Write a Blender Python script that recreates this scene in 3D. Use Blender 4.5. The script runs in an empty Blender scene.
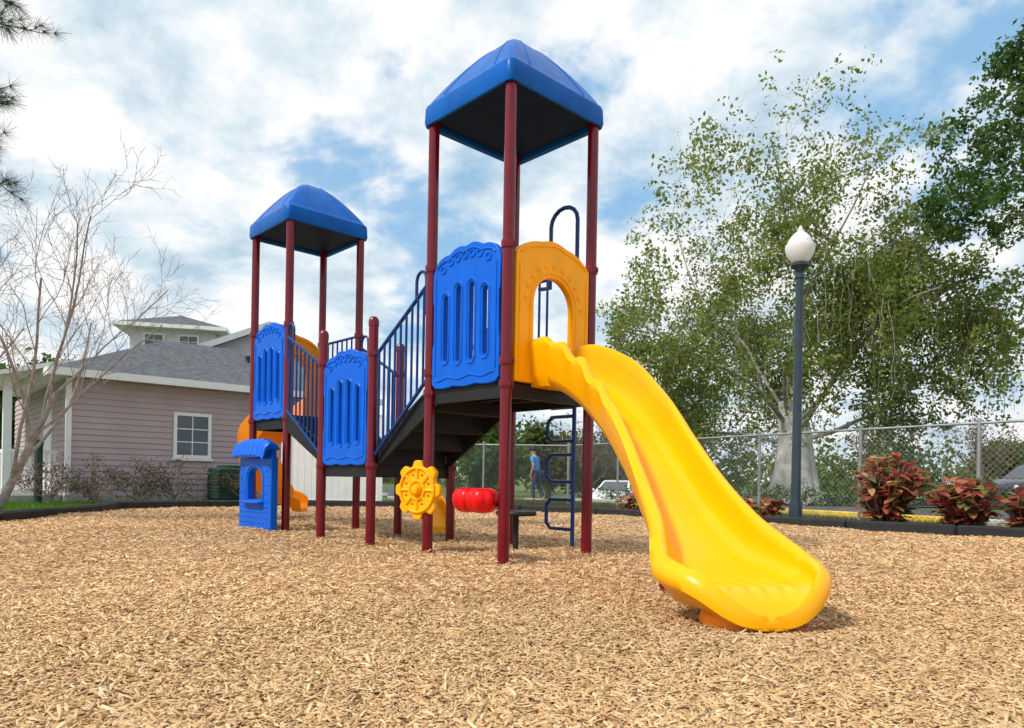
import bpy, math, random
import numpy as np
from mathutils import Vector, Matrix
R=math.radians
random.seed(7)
sc=bpy.context.scene
sc.view_settings.view_transform='Standard'
sc.view_settings.look='None'
sc.view_settings.exposure=0
COL=sc.collection

# ------------------------------------------------ materials
def mk(name,col,rough=.5,metal=0.,var=.08,scale=6.,bump=0.,bscale=40.,coat=0.,attr=None,trans=0.,spec=.35):
    m=bpy.data.materials.new(name); m.use_nodes=True
    nt=m.node_tree; N=nt.nodes; K=nt.links
    b=N['Principled BSDF']
    b.inputs['Roughness'].default_value=rough; b.inputs['Metallic'].default_value=metal
    b.inputs['Coat Weight'].default_value=coat
    b.inputs['Coat Roughness'].default_value=.10
    b.inputs['Specular IOR Level'].default_value=spec
    tc=N.new('ShaderNodeTexCoord')
    no=N.new('ShaderNodeTexNoise'); no.inputs['Scale'].default_value=scale; no.inputs['Detail'].default_value=3
    K.new(tc.outputs['Object'],no.inputs['Vector'])
    mr=N.new('ShaderNodeMapRange'); mr.inputs[1].default_value=.3; mr.inputs[2].default_value=.7
    mr.inputs[3].default_value=1-var; mr.inputs[4].default_value=1+var
    K.new(no.outputs['Fac'],mr.inputs[0])
    vm=N.new('ShaderNodeVectorMath'); vm.operation='SCALE'
    if attr:
        at=N.new('ShaderNodeAttribute'); at.attribute_name=attr
        K.new(at.outputs['Color'],vm.inputs[0])
    else:
        vm.inputs[0].default_value=col
    if var>0: K.new(mr.outputs[0],vm.inputs['Scale'])
    else: vm.inputs['Scale'].default_value=1
    K.new(vm.outputs[0],b.inputs['Base Color'])
    if bump>0:
        n2=N.new('ShaderNodeTexNoise'); n2.inputs['Scale'].default_value=bscale; n2.inputs['Detail'].default_value=2
        K.new(tc.outputs['Object'],n2.inputs['Vector'])
        bp=N.new('ShaderNodeBump'); bp.inputs['Strength'].default_value=bump; bp.inputs['Distance'].default_value=.01
        K.new(n2.outputs['Fac'],bp.inputs['Height']); K.new(bp.outputs[0],b.inputs['Normal'])
    if trans>0:
        tr=N.new('ShaderNodeBsdfTranslucent'); K.new(vm.outputs[0],tr.inputs[0])
        mx=N.new('ShaderNodeMixShader'); mx.inputs[0].default_value=trans
        K.new(b.outputs[0],mx.inputs[1]); K.new(tr.outputs[0],mx.inputs[2])
        K.new(mx.outputs[0],N['Material Output'].inputs[0])
    return m
M_post=mk('maroon_paint',(.15,.0005,.010),.26,var=.12,bump=.03,coat=.45,spec=.25)
M_blue=mk('blue_plastic',(.000,.112,.64),.36,var=.10,bump=.05,bscale=90,spec=.2)
M_roof=mk('roof_blue_plastic',(.000,.098,.42),.36,var=.14,bump=.06,bscale=60,spec=.14)
M_roof_shade=mk('navy_roof_shade',(.001,.012,.05),.6,var=.2,spec=.15)  # roof blue darkened to navy, shade below the roofs painted in
M_yel=mk('yellow_plastic',(1.0,.45,.001),.30,var=.04,scale=3,bump=.04,bscale=80,spec=.28)
M_pan=mk('golden_plastic',(1.0,.42,.002),.36,var=.06,bump=.04,spec=.22)
M_org=mk('orange_plastic',(.97,.30,.002),.38,var=.06,bump=.04,spec=.2)
M_red=mk('red_plastic',(.74,.003,.006),.3,var=.06,spec=.3)
M_pipe=mk('blue_pipe',(.001,.034,.19),.3,var=.1,coat=.08)
M_deck=mk('black_deck_coating',(.012,.012,.015),.55,var=.3,bump=.2,bscale=120)
M_galv=mk('galvanised_steel',(.36,.37,.38),.45,.7,var=.15)
M_wire=mk('fence_wire',(.26,.27,.28),.5,.3,var=0)
M_lamp=mk('lamp_post_paint',(.025,.042,.058),.35,var=.15,coat=.1)
M_globe=mk('white_globe',(.88,.88,.87),.3,var=.03,trans=.3)
M_side=mk('mauve_siding',(.46,.365,.38),.65,var=.06,scale=2)
M_white=mk('white_trim',(.82,.82,.81),.5,var=.04)
M_cream=mk('pale_grey_wall',(.62,.59,.63),.6,var=.05)
M_shing=mk('shingle',(.10,.11,.125),.9,var=.35,scale=9,bump=.8,bscale=18)
M_glass=mk('window_glass',(.05,.065,.08),.06,var=.2,scale=1,spec=.8)
M_dark=mk('dark_metal',(.03,.035,.03),.6,var=.2)
M_green=mk('green_metal',(.02,.05,.035),.6,var=.2)
M_bark=mk('bark',(.20,.17,.14),.9,var=.35,scale=8,bump=.9,bscale=14)
M_barkp=mk('pale_bark',(.70,.68,.64),.9,var=.3,scale=3,bump=1.,bscale=8)
M_limb=mk('grey_limb_bark',(.36,.34,.30),.9,var=.3,scale=3,bump=1.,bscale=8)
M_myr=mk('smooth_grey_tan_bark',(.31,.27,.245),.8,var=.3,scale=12,bump=.3)
M_leaf=mk('leaf',(1,1,1),.55,var=0,attr='tint',trans=.48)
M_chip=mk('wood_chip',(1,1,1),.85,var=0,attr='tint',spec=.15)
M_edge=mk('black_rubber_edging',(.02,.02,.022),.75,var=.3,bump=.5,bscale=30)
M_kerb=mk('yellow_kerb_paint',(.62,.42,.06),.8,var=.2)
M_conc=mk('concrete',(.4,.39,.36),.85,var=.15,scale=3,bump=.3)
M_asph=mk('asphalt',(.10,.10,.105),.9,var=.25,scale=2,bump=.6,bscale=60)
M_tyre=mk('tyre_rubber',(.015,.015,.016),.8)
M_rim=mk('alloy_rim',(.5,.5,.5),.3,.8)
M_silver=mk('white_car_paint',(.82,.83,.84),.25,.0,var=.03,coat=.8)
M_black=mk('dark_car_paint',(.03,.03,.035),.2,.2,var=.03,coat=.9)
M_hl=mk('headlight_lens',(.75,.77,.8),.1)
M_tl=mk('tail_lens',(.4,.01,.01),.2)
M_skin=mk('skin',(.45,.24,.16),.6)
M_shirt=mk('blue_cotton',(.04,.30,.72),.85,bump=.3)
M_jean=mk('denim',(.03,.05,.11),.9,bump=.3)
M_hair=mk('dark_hair',(.02,.013,.01),.7)
M_shoe=mk('shoe_leather',(.03,.025,.02),.6)

# ------------------------------------------------ mesh builder
class MB:
    def __init__(s): s.v=[]; s.f=[]; s.m=[]; s.mi=0
    def add(s,vs,fs):
        o=len(s.v); s.v.extend([tuple(x) for x in vs])
        for f in fs: s.f.append([i+o for i in f]); s.m.append(s.mi)
    def box(s,c,size,rot=None,bev=0):
        hx,hy,hz=[q/2 for q in size]
        if bev<=0:
            vs=[Vector((x,y,z)) for x in(-hx,hx) for y in(-hy,hy) for z in(-hz,hz)]
            fs=[(0,1,3,2),(4,6,7,5),(0,4,5,1),(2,3,7,6),(0,2,6,4),(1,5,7,3)]
        else:
            b=min(bev,hx*.9,hy*.9,hz*.9)
            vs=[];ring=[]
            for (z,k) in((-hz,b),(-hz+b,0),(hz-b,0),(hz,b)):
                X=hx-k;Y=hy-k
                vs+= [Vector(p) for p in((-X+b-k*0,-Y,z),(X-b,-Y,z),(X,-Y+b,z),(X,Y-b,z),(X-b,Y,z),(-X+b,Y,z),(-X,Y-b,z),(-X,-Y+b,z))]
            fs=[]
            for r in range(3):
                for i in range(8):
                    j=(i+1)%8; fs.append((r*8+i,r*8+j,(r+1)*8+j,(r+1)*8+i))
            fs.append(tuple(range(7,-1,-1))); fs.append(tuple(range(24,32)))
        c=Vector(c)
        if rot is not None: vs=[rot@v for v in vs]
        s.add([v+c for v in vs],fs)
    def tube(s,pts,rad,seg=8,caps=True,closed=False):
        pts=[Vector(p) for p in pts]; n=len(pts)
        if not hasattr(rad,'__len__'): rad=[rad]*n
        t0=(pts[1]-pts[0]).normalized()
        ref=Vector((0,0,1)) if abs(t0.z)<.9 else Vector((1,0,0))
        u=t0.cross(ref).normalized()
        vs=[];prev=t0
        for i in range(n):
            if closed: t=(pts[(i+1)%n]-pts[i-1]).normalized()
            elif i==0: t=t0
            elif i==n-1: t=(pts[i]-pts[i-1]).normalized()
            else: t=((pts[i+1]-pts[i]).normalized()+(pts[i]-pts[i-1]).normalized())
            if t.length<1e-6: t=prev
            t=t.normalized(); u=(u-t*u.dot(t)); u=u.normalized() if u.length>1e-6 else t.orthogonal().normalized()
            w=t.cross(u); prev=t
            for k in range(seg):
                a=2*math.pi*k/seg
                vs.append(pts[i]+(u*math.cos(a)+w*math.sin(a))*rad[i])
        fs=[]
        for i in range(n if closed else n-1):
            j=(i+1)%n
            for k in range(seg):
                l=(k+1)%seg; fs.append((i*seg+k,i*seg+l,j*seg+l,j*seg+k))
        if caps and not closed:
            fs.append(tuple(range(seg-1,-1,-1))); fs.append(tuple((n-1)*seg+k for k in range(seg)))
        s.add(vs,fs)
    def lathe(s,prof,c,seg=24,axis='z',rot=None):
        c=Vector(c); vs=[]
        for r,z in prof:
            for k in range(seg):
                a=2*math.pi*k/seg; v=Vector((r*math.cos(a),r*math.sin(a),z))
                if rot is not None: v=rot@v
                vs.append(c+v)
        fs=[]
        for i in range(len(prof)-1):
            for k in range(seg):
                l=(k+1)%seg; fs.append((i*seg+k,i*seg+l,(i+1)*seg+l,(i+1)*seg+k))
        fs.append(tuple(range(seg-1,-1,-1))); fs.append(tuple((len(prof)-1)*seg+k for k in range(seg)))
        s.add(vs,fs)
    def obj(s,name,mats,parent=None,origin=(0,0,0),ang=35,smooth=True,**props):
        o=Vector(origin)
        me=bpy.data.meshes.new(name)
        me.from_pydata([(x-o.x,y-o.y,z-o.z) for x,y,z in s.v],[],s.f)
        if not isinstance(mats,(list,tuple)): mats=[mats]
        for m in mats: me.materials.append(m)
        if len(mats)>1: me.polygons.foreach_set('material_index',s.m)
        if smooth:
            me.shade_smooth(); me.set_sharp_from_angle(angle=R(ang))
        me.update()
        ob=bpy.data.objects.new(name,me); COL.objects.link(ob)
        if parent is not None: ob.parent=parent
        else: ob.location=o
        for k,v in props.items(): ob[k]=v
        return ob
def empty(name,loc,label=None,cat=None,rz=0,group=None):
    e=bpy.data.objects.new(name,None); COL.objects.link(e); e.location=loc; e.rotation_euler=(0,0,rz)
    e.empty_display_size=.2
    if label: e['label']=label
    if cat: e['category']=cat
    if group: e['group']=group
    return e
def npmesh(name,verts,faces4,mat,tint=None,parent=None,origin=(0,0,0),smooth=False,**props):
    v=np.asarray(verts,dtype=np.float32)-np.asarray(origin,dtype=np.float32)
    f=np.asarray(faces4,dtype=np.int32); k=f.shape[1]
    me=bpy.data.meshes.new(name)
    me.vertices.add(len(v)); me.vertices.foreach_set('co',v.ravel())
    me.loops.add(f.size); me.loops.foreach_set('vertex_index',f.ravel())
    me.polygons.add(len(f)); me.polygons.foreach_set('loop_start',np.arange(0,f.size,k,dtype=np.int32))
    me.polygons.foreach_set('loop_total',np.full(len(f),k,dtype=np.int32))
    me.update(calc_edges=True)
    me.materials.append(mat)
    if tint is not None:
        at=me.attributes.new('tint','FLOAT_COLOR','POINT')
        c=np.ones((len(v),4),dtype=np.float32); c[:,:3]=tint
        at.data.foreach_set('color',c.ravel())
    if smooth: me.shade_smooth()
    ob=bpy.data.objects.new(name,me); COL.objects.link(ob)
    if parent is not None: ob.parent=parent
    else: ob.location=origin
    for kk,vv in props.items(): ob[kk]=vv
    return ob

def curve_panel(outline,holes,ext,bev):
    cu=bpy.data.curves.new('tmp','CURVE'); cu.dimensions='2D'; cu.fill_mode='BOTH'
    cu.extrude=ext; cu.bevel_depth=bev; cu.bevel_resolution=1
    for pl in [outline]+holes:
        sp=cu.splines.new('POLY'); sp.points.add(len(pl)-1)
        for i,(x,y) in enumerate(pl): sp.points[i].co=(x,y,0,1)
        sp.use_cyclic_u=True
    ob=bpy.data.objects.new('tmp',cu); COL.objects.link(ob)
    dg=bpy.context.evaluated_depsgraph_get()
    me=bpy.data.meshes.new_from_object(ob.evaluated_get(dg))
    vs=[v.co.copy() for v in me.vertices]; fs=[tuple(p.vertices) for p in me.polygons]
    bpy.data.objects.remove(ob); bpy.data.curves.remove(cu); bpy.data.meshes.remove(me)
    return vs,fs
def slot(cx,y0,y1,w,n=6):
    r=w/2; p=[]
    for i in range(n+1):
        a=math.pi*i/n; p.append((cx+r*math.cos(a),y1-r+r*math.sin(a)))
    for i in range(n+1):
        a=math.pi+math.pi*i/n; p.append((cx+r*math.cos(a),y0+r+r*math.sin(a)))
    return p
def circ(cx,cy,r,n=20): return [(cx+r*math.cos(2*math.pi*i/n),cy+r*math.sin(2*math.pi*i/n)) for i in range(n)]
def spline(P,n):
    P=[np.array(p,float) for p in P]; P=[2*P[0]-P[1]]+P+[2*P[-1]-P[-2]]; out=[]
    S=len(P)-3
    for i in range(n+1):
        t=i/n*S; k=min(int(t),S-1); u=t-k
        a,b,c,d=P[k:k+4]
        out.append(.5*((2*b)+(-a+c)*u+(2*a-5*b+4*c-d)*u*u+(-a+3*b-3*c+d)*u**3))
    return out

# ------------------------------------------------ camera
cam=bpy.data.cameras.new('camera'); co=bpy.data.objects.new('camera',cam); COL.objects.link(co)
cam.sensor_width=36; cam.lens=25.3; cam.shift_y=.113; cam.clip_end=2000; cam.clip_start=.05
co.matrix_world=Matrix.Translation((0,0,.65))@Matrix.Rotation(R(-1.0),4,'Y')@Matrix.Rotation(R(90),4,'X')
sc.camera=co

# ------------------------------------------------ world
w=bpy.data.worlds.new('World'); sc.world=w; w.use_nodes=True
nt=w.node_tree; N=nt.nodes; K=nt.links; N.clear()
out=N.new('ShaderNodeOutputWorld')
sky=N.new('ShaderNodeTexSky'); sky.sky_type='NISHITA'; sky.sun_disc=False
sd=Vector((-.55,-.38,.74)).normalized()
sky.sun_elevation=math.asin(sd.z); sky.sun_rotation=math.atan2(sd.x,sd.y); sky.air_density=1.3; sky.dust_density=.3; sky.ozone_density=2.
b1=N.new('ShaderNodeBackground'); b1.inputs[1].default_value=.15; K.new(sky.outputs[0],b1.inputs[0])
b3=N.new('ShaderNodeBackground'); b3.inputs[0].default_value=(.22,.53,.86,1); b3.inputs[1].default_value=1.
mb_=N.new('ShaderNodeMixShader'); mb_.inputs[0].default_value=.7; K.new(b1.outputs[0],mb_.inputs[1]); K.new(b3.outputs[0],mb_.inputs[2])
tc=N.new('ShaderNodeTexCoord'); sp=N.new('ShaderNodeSeparateXYZ'); K.new(tc.outputs['Generated'],sp.inputs[0])
def mth(op,a,b=None,cl=False):
    n=N.new('ShaderNodeMath'); n.operation=op; n.use_clamp=cl
    for i,x in enumerate((a,b)):
        if x is None: continue
        if isinstance(x,(int,float)): n.inputs[i].default_value=x
        else: K.new(x,n.inputs[i])
    return n.outputs[0]
zz=mth('ADD',mth('MAXIMUM',sp.outputs[2],0.),.38)
cx=mth('DIVIDE',sp.outputs[0],zz); cy=mth('DIVIDE',sp.outputs[1],zz)
cb=N.new('ShaderNodeCombineXYZ'); K.new(cx,cb.inputs[0]); K.new(cy,cb.inputs[1]); cb.inputs[2].default_value=4.6
def noise(scale,detail,rough,vec,dist=0.):
    n=N.new('ShaderNodeTexNoise'); n.inputs['Scale'].default_value=scale; n.inputs['Detail'].default_value=detail
    n.inputs['Roughness'].default_value=rough; n.inputs['Distortion'].default_value=dist; K.new(vec,n.inputs['Vector']); return n.outputs['Fac']
n1=noise(3.0,7,.56,cb.outputs[0],.15)
n2=noise(4.6,7,.60,cb.outputs[0],.1)
def mapr(x,a,b,c,d,smooth=True):
    n=N.new('ShaderNodeMapRange'); n.interpolation_type='SMOOTHSTEP' if smooth else 'LINEAR'
    for i,q in enumerate((a,b,c,d)): n.inputs[i+1].default_value=q
    K.new(x,n.inputs[0]); return n.outputs[0]
mask=mapr(n1,.34,.47,.12,1.)
rp=N.new('ShaderNodeValToRGB'); K.new(n2,rp.inputs[0])
e=rp.color_ramp.elements; e[0].position=.34; e[0].color=(.48,.63,.75,1); e[1].position=.56; e[1].color=(1.,1.,1.,1)
x=e.new(.46); x.color=(.74,.84,.91,1)
b2=N.new('ShaderNodeBackground'); b2.inputs[1].default_value=1.03; K.new(rp.outputs[0],b2.inputs[0])
mx=N.new('ShaderNodeMixShader'); K.new(mask,mx.inputs[0]); K.new(mb_.outputs[0],mx.inputs[1]); K.new(b2.outputs[0],mx.inputs[2])
K.new(mx.outputs[0],out.inputs[0])
sl=bpy.data.lights.new('sun','SUN'); sl.energy=3.6; sl.angle=R(8); sl.color=(1,.95,.86)
so=bpy.data.objects.new('sun',sl); COL.objects.link(so); so.rotation_euler=(-sd).to_track_quat('-Z','Y').to_euler(); so.location=(-10,-8,15)

# ------------------------------------------------ terrain
def sst(t): t=max(0,min(1,t)); return t*t*(3-2*t)
def terr(x,y): return -.8*sst((y-20)/14)*(1-sst((x-6)/8))*sst((x+9)/7)
def axis(lo,mid0,mid1,hi,step):
    a=list(np.arange(mid0,mid1+.01,step)); s=step; v=mid1
    while v<hi: s*=1.4; v+=s; a.append(v)
    s=step; v=mid0
    while v>lo: s*=1.4; v-=s; a.insert(0,v)
    return a
gx=axis(-700,-26,34,700,1.); gy=axis(-60,-6,50,900,1.)
vs=[(x,y,terr(x,y)) for y in gy for x in gx]; nx=len(gx)
fs=[(j*nx+i,j*nx+i+1,(j+1)*nx+i+1,(j+1)*nx+i) for j in range(len(gy)-1) for i in range(nx-1)]
M_grass=bpy.data.materials.new('grass_ground'); M_grass.use_nodes=True
t=M_grass.node_tree; g=t.nodes; b=g['Principled BSDF']; b.inputs['Roughness'].default_value=.95
tcn=g.new('ShaderNodeTexCoord'); a1=g.new('ShaderNodeTexNoise'); a1.inputs['Scale'].default_value=.35; a1.inputs['Detail'].default_value=6; a1.inputs['Roughness'].default_value=.7
t.links.new(tcn.outputs['Object'],a1.inputs['Vector'])
r=g.new('ShaderNodeValToRGB'); t.links.new(a1.outputs['Fac'],r.inputs[0])
q=r.color_ramp.elements; q[0].position=.35; q[0].color=(.055,.105,.02,1); q[1].position=.68; q[1].color=(.17,.13,.07,1); qq=q.new(.55); qq.color=(.09,.14,.03,1)
t.links.new(r.outputs[0],b.inputs['Base Color'])
a2=g.new('ShaderNodeTexNoise'); a2.inputs['Scale'].default_value=25; bb=g.new('ShaderNodeBump'); bb.inputs['Strength'].default_value=.8
t.links.new(tcn.outputs['Object'],a2.inputs['Vector']); t.links.new(a2.outputs['Fac'],bb.inputs['Height']); t.links.new(bb.outputs[0],b.inputs['Normal'])
npmesh('ground',vs,fs,M_grass,smooth=True,kind='structure')

# mulch bed
BORD=[(11,5.5),(6.9,8.6),(4.8,10.3),(1.6,13.3),(-1.2,15.2),(-4.6,14.8),(-6.9,12.6),(-6.35,11.0),(-6.2,8.7),(-9.5,5.6)]
POLY=BORD+[(-9.5,-5),(11,-5)]
def inside(x,y,P=POLY):
    c=np.zeros(np.shape(x),bool); n=len(P)
    for i in range(n):
        x1,y1=P[i]; x2,y2=P[(i+1)%n]
        cond=((y1>y)!=(y2>y)); xi=(x2-x1)*(y-y1)/((y2-y1) if y2!=y1 else 1e-9)+x1
        c^= cond&(x<xi)
    return c
def und(x,y): return .035+.016*np.sin(1.3*x+.5)*np.sin(1.1*y)+.009*np.sin(3.1*x+2*y)+.006*np.sin(5.3*x-4.1*y)
st=.1; X=np.arange(-9.5,11.01,st); Y=np.arange(-5,15.4,st)
XX,YY=np.meshgrid(X,Y); V=np.stack([XX,YY,und(XX,YY)],-1).reshape(-1,3)
cxm=(XX[:-1,:-1]+st/2); cym=(YY[:-1,:-1]+st/2); ins=inside(cxm,cym)
J,I=np.nonzero(ins); n_=len(X); Fm=np.stack([J*n_+I,J*n_+I+1,(J+1)*n_+I+1,(J+1)*n_+I],-1)
M_mul=bpy.data.materials.new('wood_chip_mulch'); M_mul.use_nodes=True
t=M_mul.node_tree; g=t.nodes; b=g['Principled BSDF']; b.inputs['Roughness'].default_value=.95
tcn=g.new('ShaderNodeTexCoord'); mp=g.new('ShaderNodeMapping'); mp.inputs['Scale'].default_value=(1,1.6,1)
nz=g.new('ShaderNodeTexNoise'); nz.inputs['Scale'].default_value=7; mv=g.new('ShaderNodeVectorMath'); mv.operation='MULTIPLY_ADD'; mv.inputs[1].default_value=(.15,.15,.15)
t.links.new(tcn.outputs['Object'],nz.inputs['Vector']); t.links.new(nz.outputs['Color'],mv.inputs[0]); t.links.new(tcn.outputs['Object'],mv.inputs[2])
t.links.new(mv.outputs[0],mp.inputs[0])
vo=g.new('ShaderNodeTexVoronoi'); vo.inputs['Scale'].default_value=54; t.links.new(mp.outputs[0],vo.inputs['Vector'])
sp2=g.new('ShaderNodeSeparateColor'); t.links.new(vo.outputs['Color'],sp2.inputs[0])
r=g.new('ShaderNodeValToRGB'); t.links.new(sp2.outputs[0],r.inputs[0]); q=r.color_ramp.elements
q[0].position=0; q[0].color=(.22,.125,.065,1); q[1].position=1; q[1].color=(.70,.47,.27,1); qq=q.new(.45); qq.color=(.48,.30,.155,1)
t.links.new(r.outputs[0],b.inputs['Base Color'])
bb=g.new('ShaderNodeBump'); bb.inputs['Strength'].default_value=.7; bb.inputs['Distance'].default_value=.02
t.links.new(sp2.outputs[1],bb.inputs['Height']); t.links.new(bb.outputs[0],b.inputs['Normal'])
npmesh('mulch_ground',V,Fm,M_mul,smooth=True,kind='structure')
# chips
rg=np.random.default_rng(3)
Nc=460000
cyy=1.25*(15/1.25)**rg.random(Nc); cxx=(rg.random(Nc)*2-1)*(.82*cyy+.4)
k=inside(cxx,cyy); cxx=cxx[k]; cyy=cyy[k]; Nc=len(cxx)
far=np.clip((cyy-4)/8,0,1)
Lc=rg.gamma(4.2,.0052,Nc).clip(.007,.058)*(1+.45*far); Wc=(Lc*rg.uniform(.16,.40,Nc)).clip(.003,.010)*(1+.5*far); Tc=rg.uniform(.001,.003,Nc)
yaw=rg.random(Nc)*2*np.pi; pit=rg.normal(0,.22,Nc); rol=rg.normal(0,.36,Nc)
ca,sa=np.cos(yaw),np.sin(yaw); cp,spp=np.cos(pit),np.sin(pit); cr,sr=np.cos(rol),np.sin(rol)
ux=np.stack([ca*cp,sa*cp,spp],-1); up0=np.stack([-ca*spp,-sa*spp,cp],-1); lat=np.cross(up0,ux)
vy=lat*cr[:,None]+up0*sr[:,None]; wz=np.cross(ux,vy)
C=np.stack([cxx,cyy,und(cxx,cyy)+rg.uniform(.002,.016,Nc)+np.abs(spp)*Lc*.3],-1)
tp=rg.uniform(.4,1,Nc)
pal=np.array([(.72,.48,.265),(.61,.39,.195),(.78,.56,.335),(.48,.29,.14),(.29,.165,.08),(.66,.43,.215)])
pc=pal[rg.choice(6,Nc,p=[.27,.27,.14,.13,.05,.14])]*rg.uniform(.84,1.1,(Nc,1))
pc=pc*(1+.07*np.sin(cxx*1.7+1)*np.sin(cyy*1.3)+.05*np.sin(cxx*.6-cyy*.9))[:,None]
corn=[]
for sx,sy in((-1,-1),(1,-1),(1,1),(-1,1)):
    wsc=(np.where(sx>0,tp,1.)*Wc/2)[:,None]
    corn.append(C+ux*(sx*Lc/2)[:,None]+vy*sy*wsc)
top=np.stack(corn,1); 
near=cyy<3.6
tn=top[near]; bn=tn-wz[near][:,None,:]*Tc[near][:,None,None]
Vn=np.concatenate([tn,bn],1).reshape(-1,3); nn=near.sum(); base=np.arange(nn)[:,None]*8
q5=np.array([[0,1,2,3],[0,4,5,1],[1,5,6,2],[2,6,7,3],[3,7,4,0]])
Fn=(base[:,:,None]+q5[None]).reshape(-1,4)
Vf=top[~near].reshape(-1,3); nf=(~near).sum(); Ff=np.arange(nf*4).reshape(-1,4)+len(Vn)
T=np.concatenate([np.repeat(pc[near],8,0),np.repeat(pc[~near],4,0)])
npmesh('wood_chips',np.concatenate([Vn,Vf]),np.concatenate([Fn,Ff]),M_chip,tint=T,kind='stuff',label='loose tan wood chips covering the play area',category='wood chips')

# edging
def edging(pts,name,label):
    mb=MB()
    for (x0,y0),(x1,y1) in zip(pts[:-1],pts[1:]):
        d=Vector((x1-x0,y1-y0,0)); L=d.length; a=math.atan2(d.y,d.x); n=max(1,int(L/1.2))
        for i in range(n):
            c=Vector((x0,y0,.065))+d*((i+.5)/n)
            mb.box(c,(L/n-.008,.13,.19),Matrix.Rotation(a,3,'Z'),bev=.025)
    mb.obj(name,M_edge,origin=(pts[0][0],pts[0][1],0),label=label,category='edging')
edging(BORD[:5],'landscape_edging','black rubber edging along wood chips beside fence')
edging(BORD[4:],'landscape_edging','black rubber edging along wood chips beside house lawn')

# road
fdir=Vector((-.51,.86,0)).normalized(); fn=Vector((.86,.51,0)).normalized(); F0=Vector((6.9,9.3,0))
def strip(name,o0,o1,t0,t1,z,mat,**kw):
    nt_=int((t1-t0)/.8)+1; nw=max(1,int(abs(o1-o0)/1.))
    vs=[];fs=[]
    for i in range(nt_+1):
        for j in range(nw+1):
            p=F0+fdir*(t0+(t1-t0)*i/nt_)+fn*(o0+(o1-o0)*j/nw); vs.append((p.x,p.y,terr(p.x,p.y)+z))
    for i in range(nt_):
        for j in range(nw): a=i*(nw+1)+j; fs.append((a,a+nw+1,a+nw+2,a+1))
    fs=[f[::-1] for f in fs]
    return npmesh(name,vs,fs,mat,smooth=True,**kw)
strip('road',2.0,9.0,-14,40,.03,M_asph,kind='structure')
strip('parking_lot',9.0,26,8,30,.034,M_asph,kind='structure')
def kerb(o,t0,t1,mat):
    mb=MB(); n=int((t1-t0)/1.5)
    for i in range(n):
        c=F0+fdir*(t0+(t1-t0)*(i+.5)/n)+fn*o
        mb.box((c.x,c.y,terr(c.x,c.y)+.07),((t1-t0)/n-.004,.15,.16),Matrix.Rotation(math.atan2(fdir.y,fdir.x),3,'Z'),bev=.02)
    mb.obj('kerb',mat,kind='structure')
kerb(1.92,2,9.5,M_kerb); kerb(1.92,-12,2,M_conc); kerb(1.92,9.5,30,M_conc)

# ------------------------------------------------ PLAYGROUND
A_=Vector((.727,.687,0)).normalized(); B_=Vector((-.687,.727,0)).normalized(); O_=Vector((-.056,5.35,0))
def P(a,b,z=0.): return O_+A_*a+B_*b+Vector((0,0,z))
W=.94; PR=.045
play=empty('playground_structure',O_,'blue, maroon and yellow play structure with two roofed towers','playground')
def part(mb,name,mat,parent=play,**k): return mb.obj(name,mat,parent=parent,origin=O_,**k)
ROT=Matrix((A_,B_,Vector((0,0,1)))).transposed()
def post(a,b,H,cols,cap=False,r=PR):
    mb=MB(); p=P(a,b)
    pr=[(r,-.1),(r,H)]
    if cap: pr=[(r,-.1),(r,H-.05),(r*1.08,H-.05),(r*1.1,H-.01),(r*1.0,H+.015),(r*.7,H+.035),(.005,H+.045)]
    mb.lathe(pr,p,20)
    for z in cols:
        mb.lathe([(r*.9,z-.032),(r*1.2,z-.030),(r*1.26,z-.012),(r*1.26,z+.012),(r*1.2,z+.030),(r*.9,z+.032)],p,20)
        for s in (1,-1):
            q=p+(A_*s*.3+B_*-.95).normalized()*r*1.22+Vector((0,0,z)); mb.lathe([(.011,-.018),(.011,.018)],q,8)
    part(mb,'post',M_post)
H1=3.68;H2=3.60
for a,b in((0,0),(W,0),(0,W),(W,W)): post(a,b,H1,(1.36,1.53,2.40) if b==0 or a==0 else (1.37,2.4))
T2=3.68; W2=.90; a20=.07
for a,b in((a20,T2),(a20+W2,T2),(a20,T2+W2),(a20+W2,T2+W2)): post(a,b,H2,(1.3,2.35))
MB1,MB2=1.82,2.75
for a in(0,W):
    for b in(MB1,MB2): post(a,b,2.1,(.76,1.8),cap=True)
D1,D2,DM=1.42,1.34,.80
def deck(b0,b1,z,a0=.0,a1=W,name='deck'):
    mb=MB(); cx=(a0+a1)/2; cy=(b0+b1)/2
    mb.box(P(cx,cy,z-.02),(a1-a0-.02,b1-b0-.02,.04),ROT,bev=.006)
    for s in(0,1):
        mb.box(P((a0+.03,a1-.03)[s],cy,z-.095),(.04,b1-b0-.03,.11),ROT)
        mb.box(P(cx,(b0+.03,b1-.03)[s],z-.096),(a1-a0-.11,.04,.108),ROT)
    for i in range(1,4): mb.box(P(a0+(a1-a0)*i/4,cy,z-.07),(.03,b1-b0-.12,.06),ROT)
    part(mb,name,M_deck)
deck(0,W,D1); deck(T2,T2+W2,D2,a20,a20+W2); deck(MB1,MB2,DM)
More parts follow.
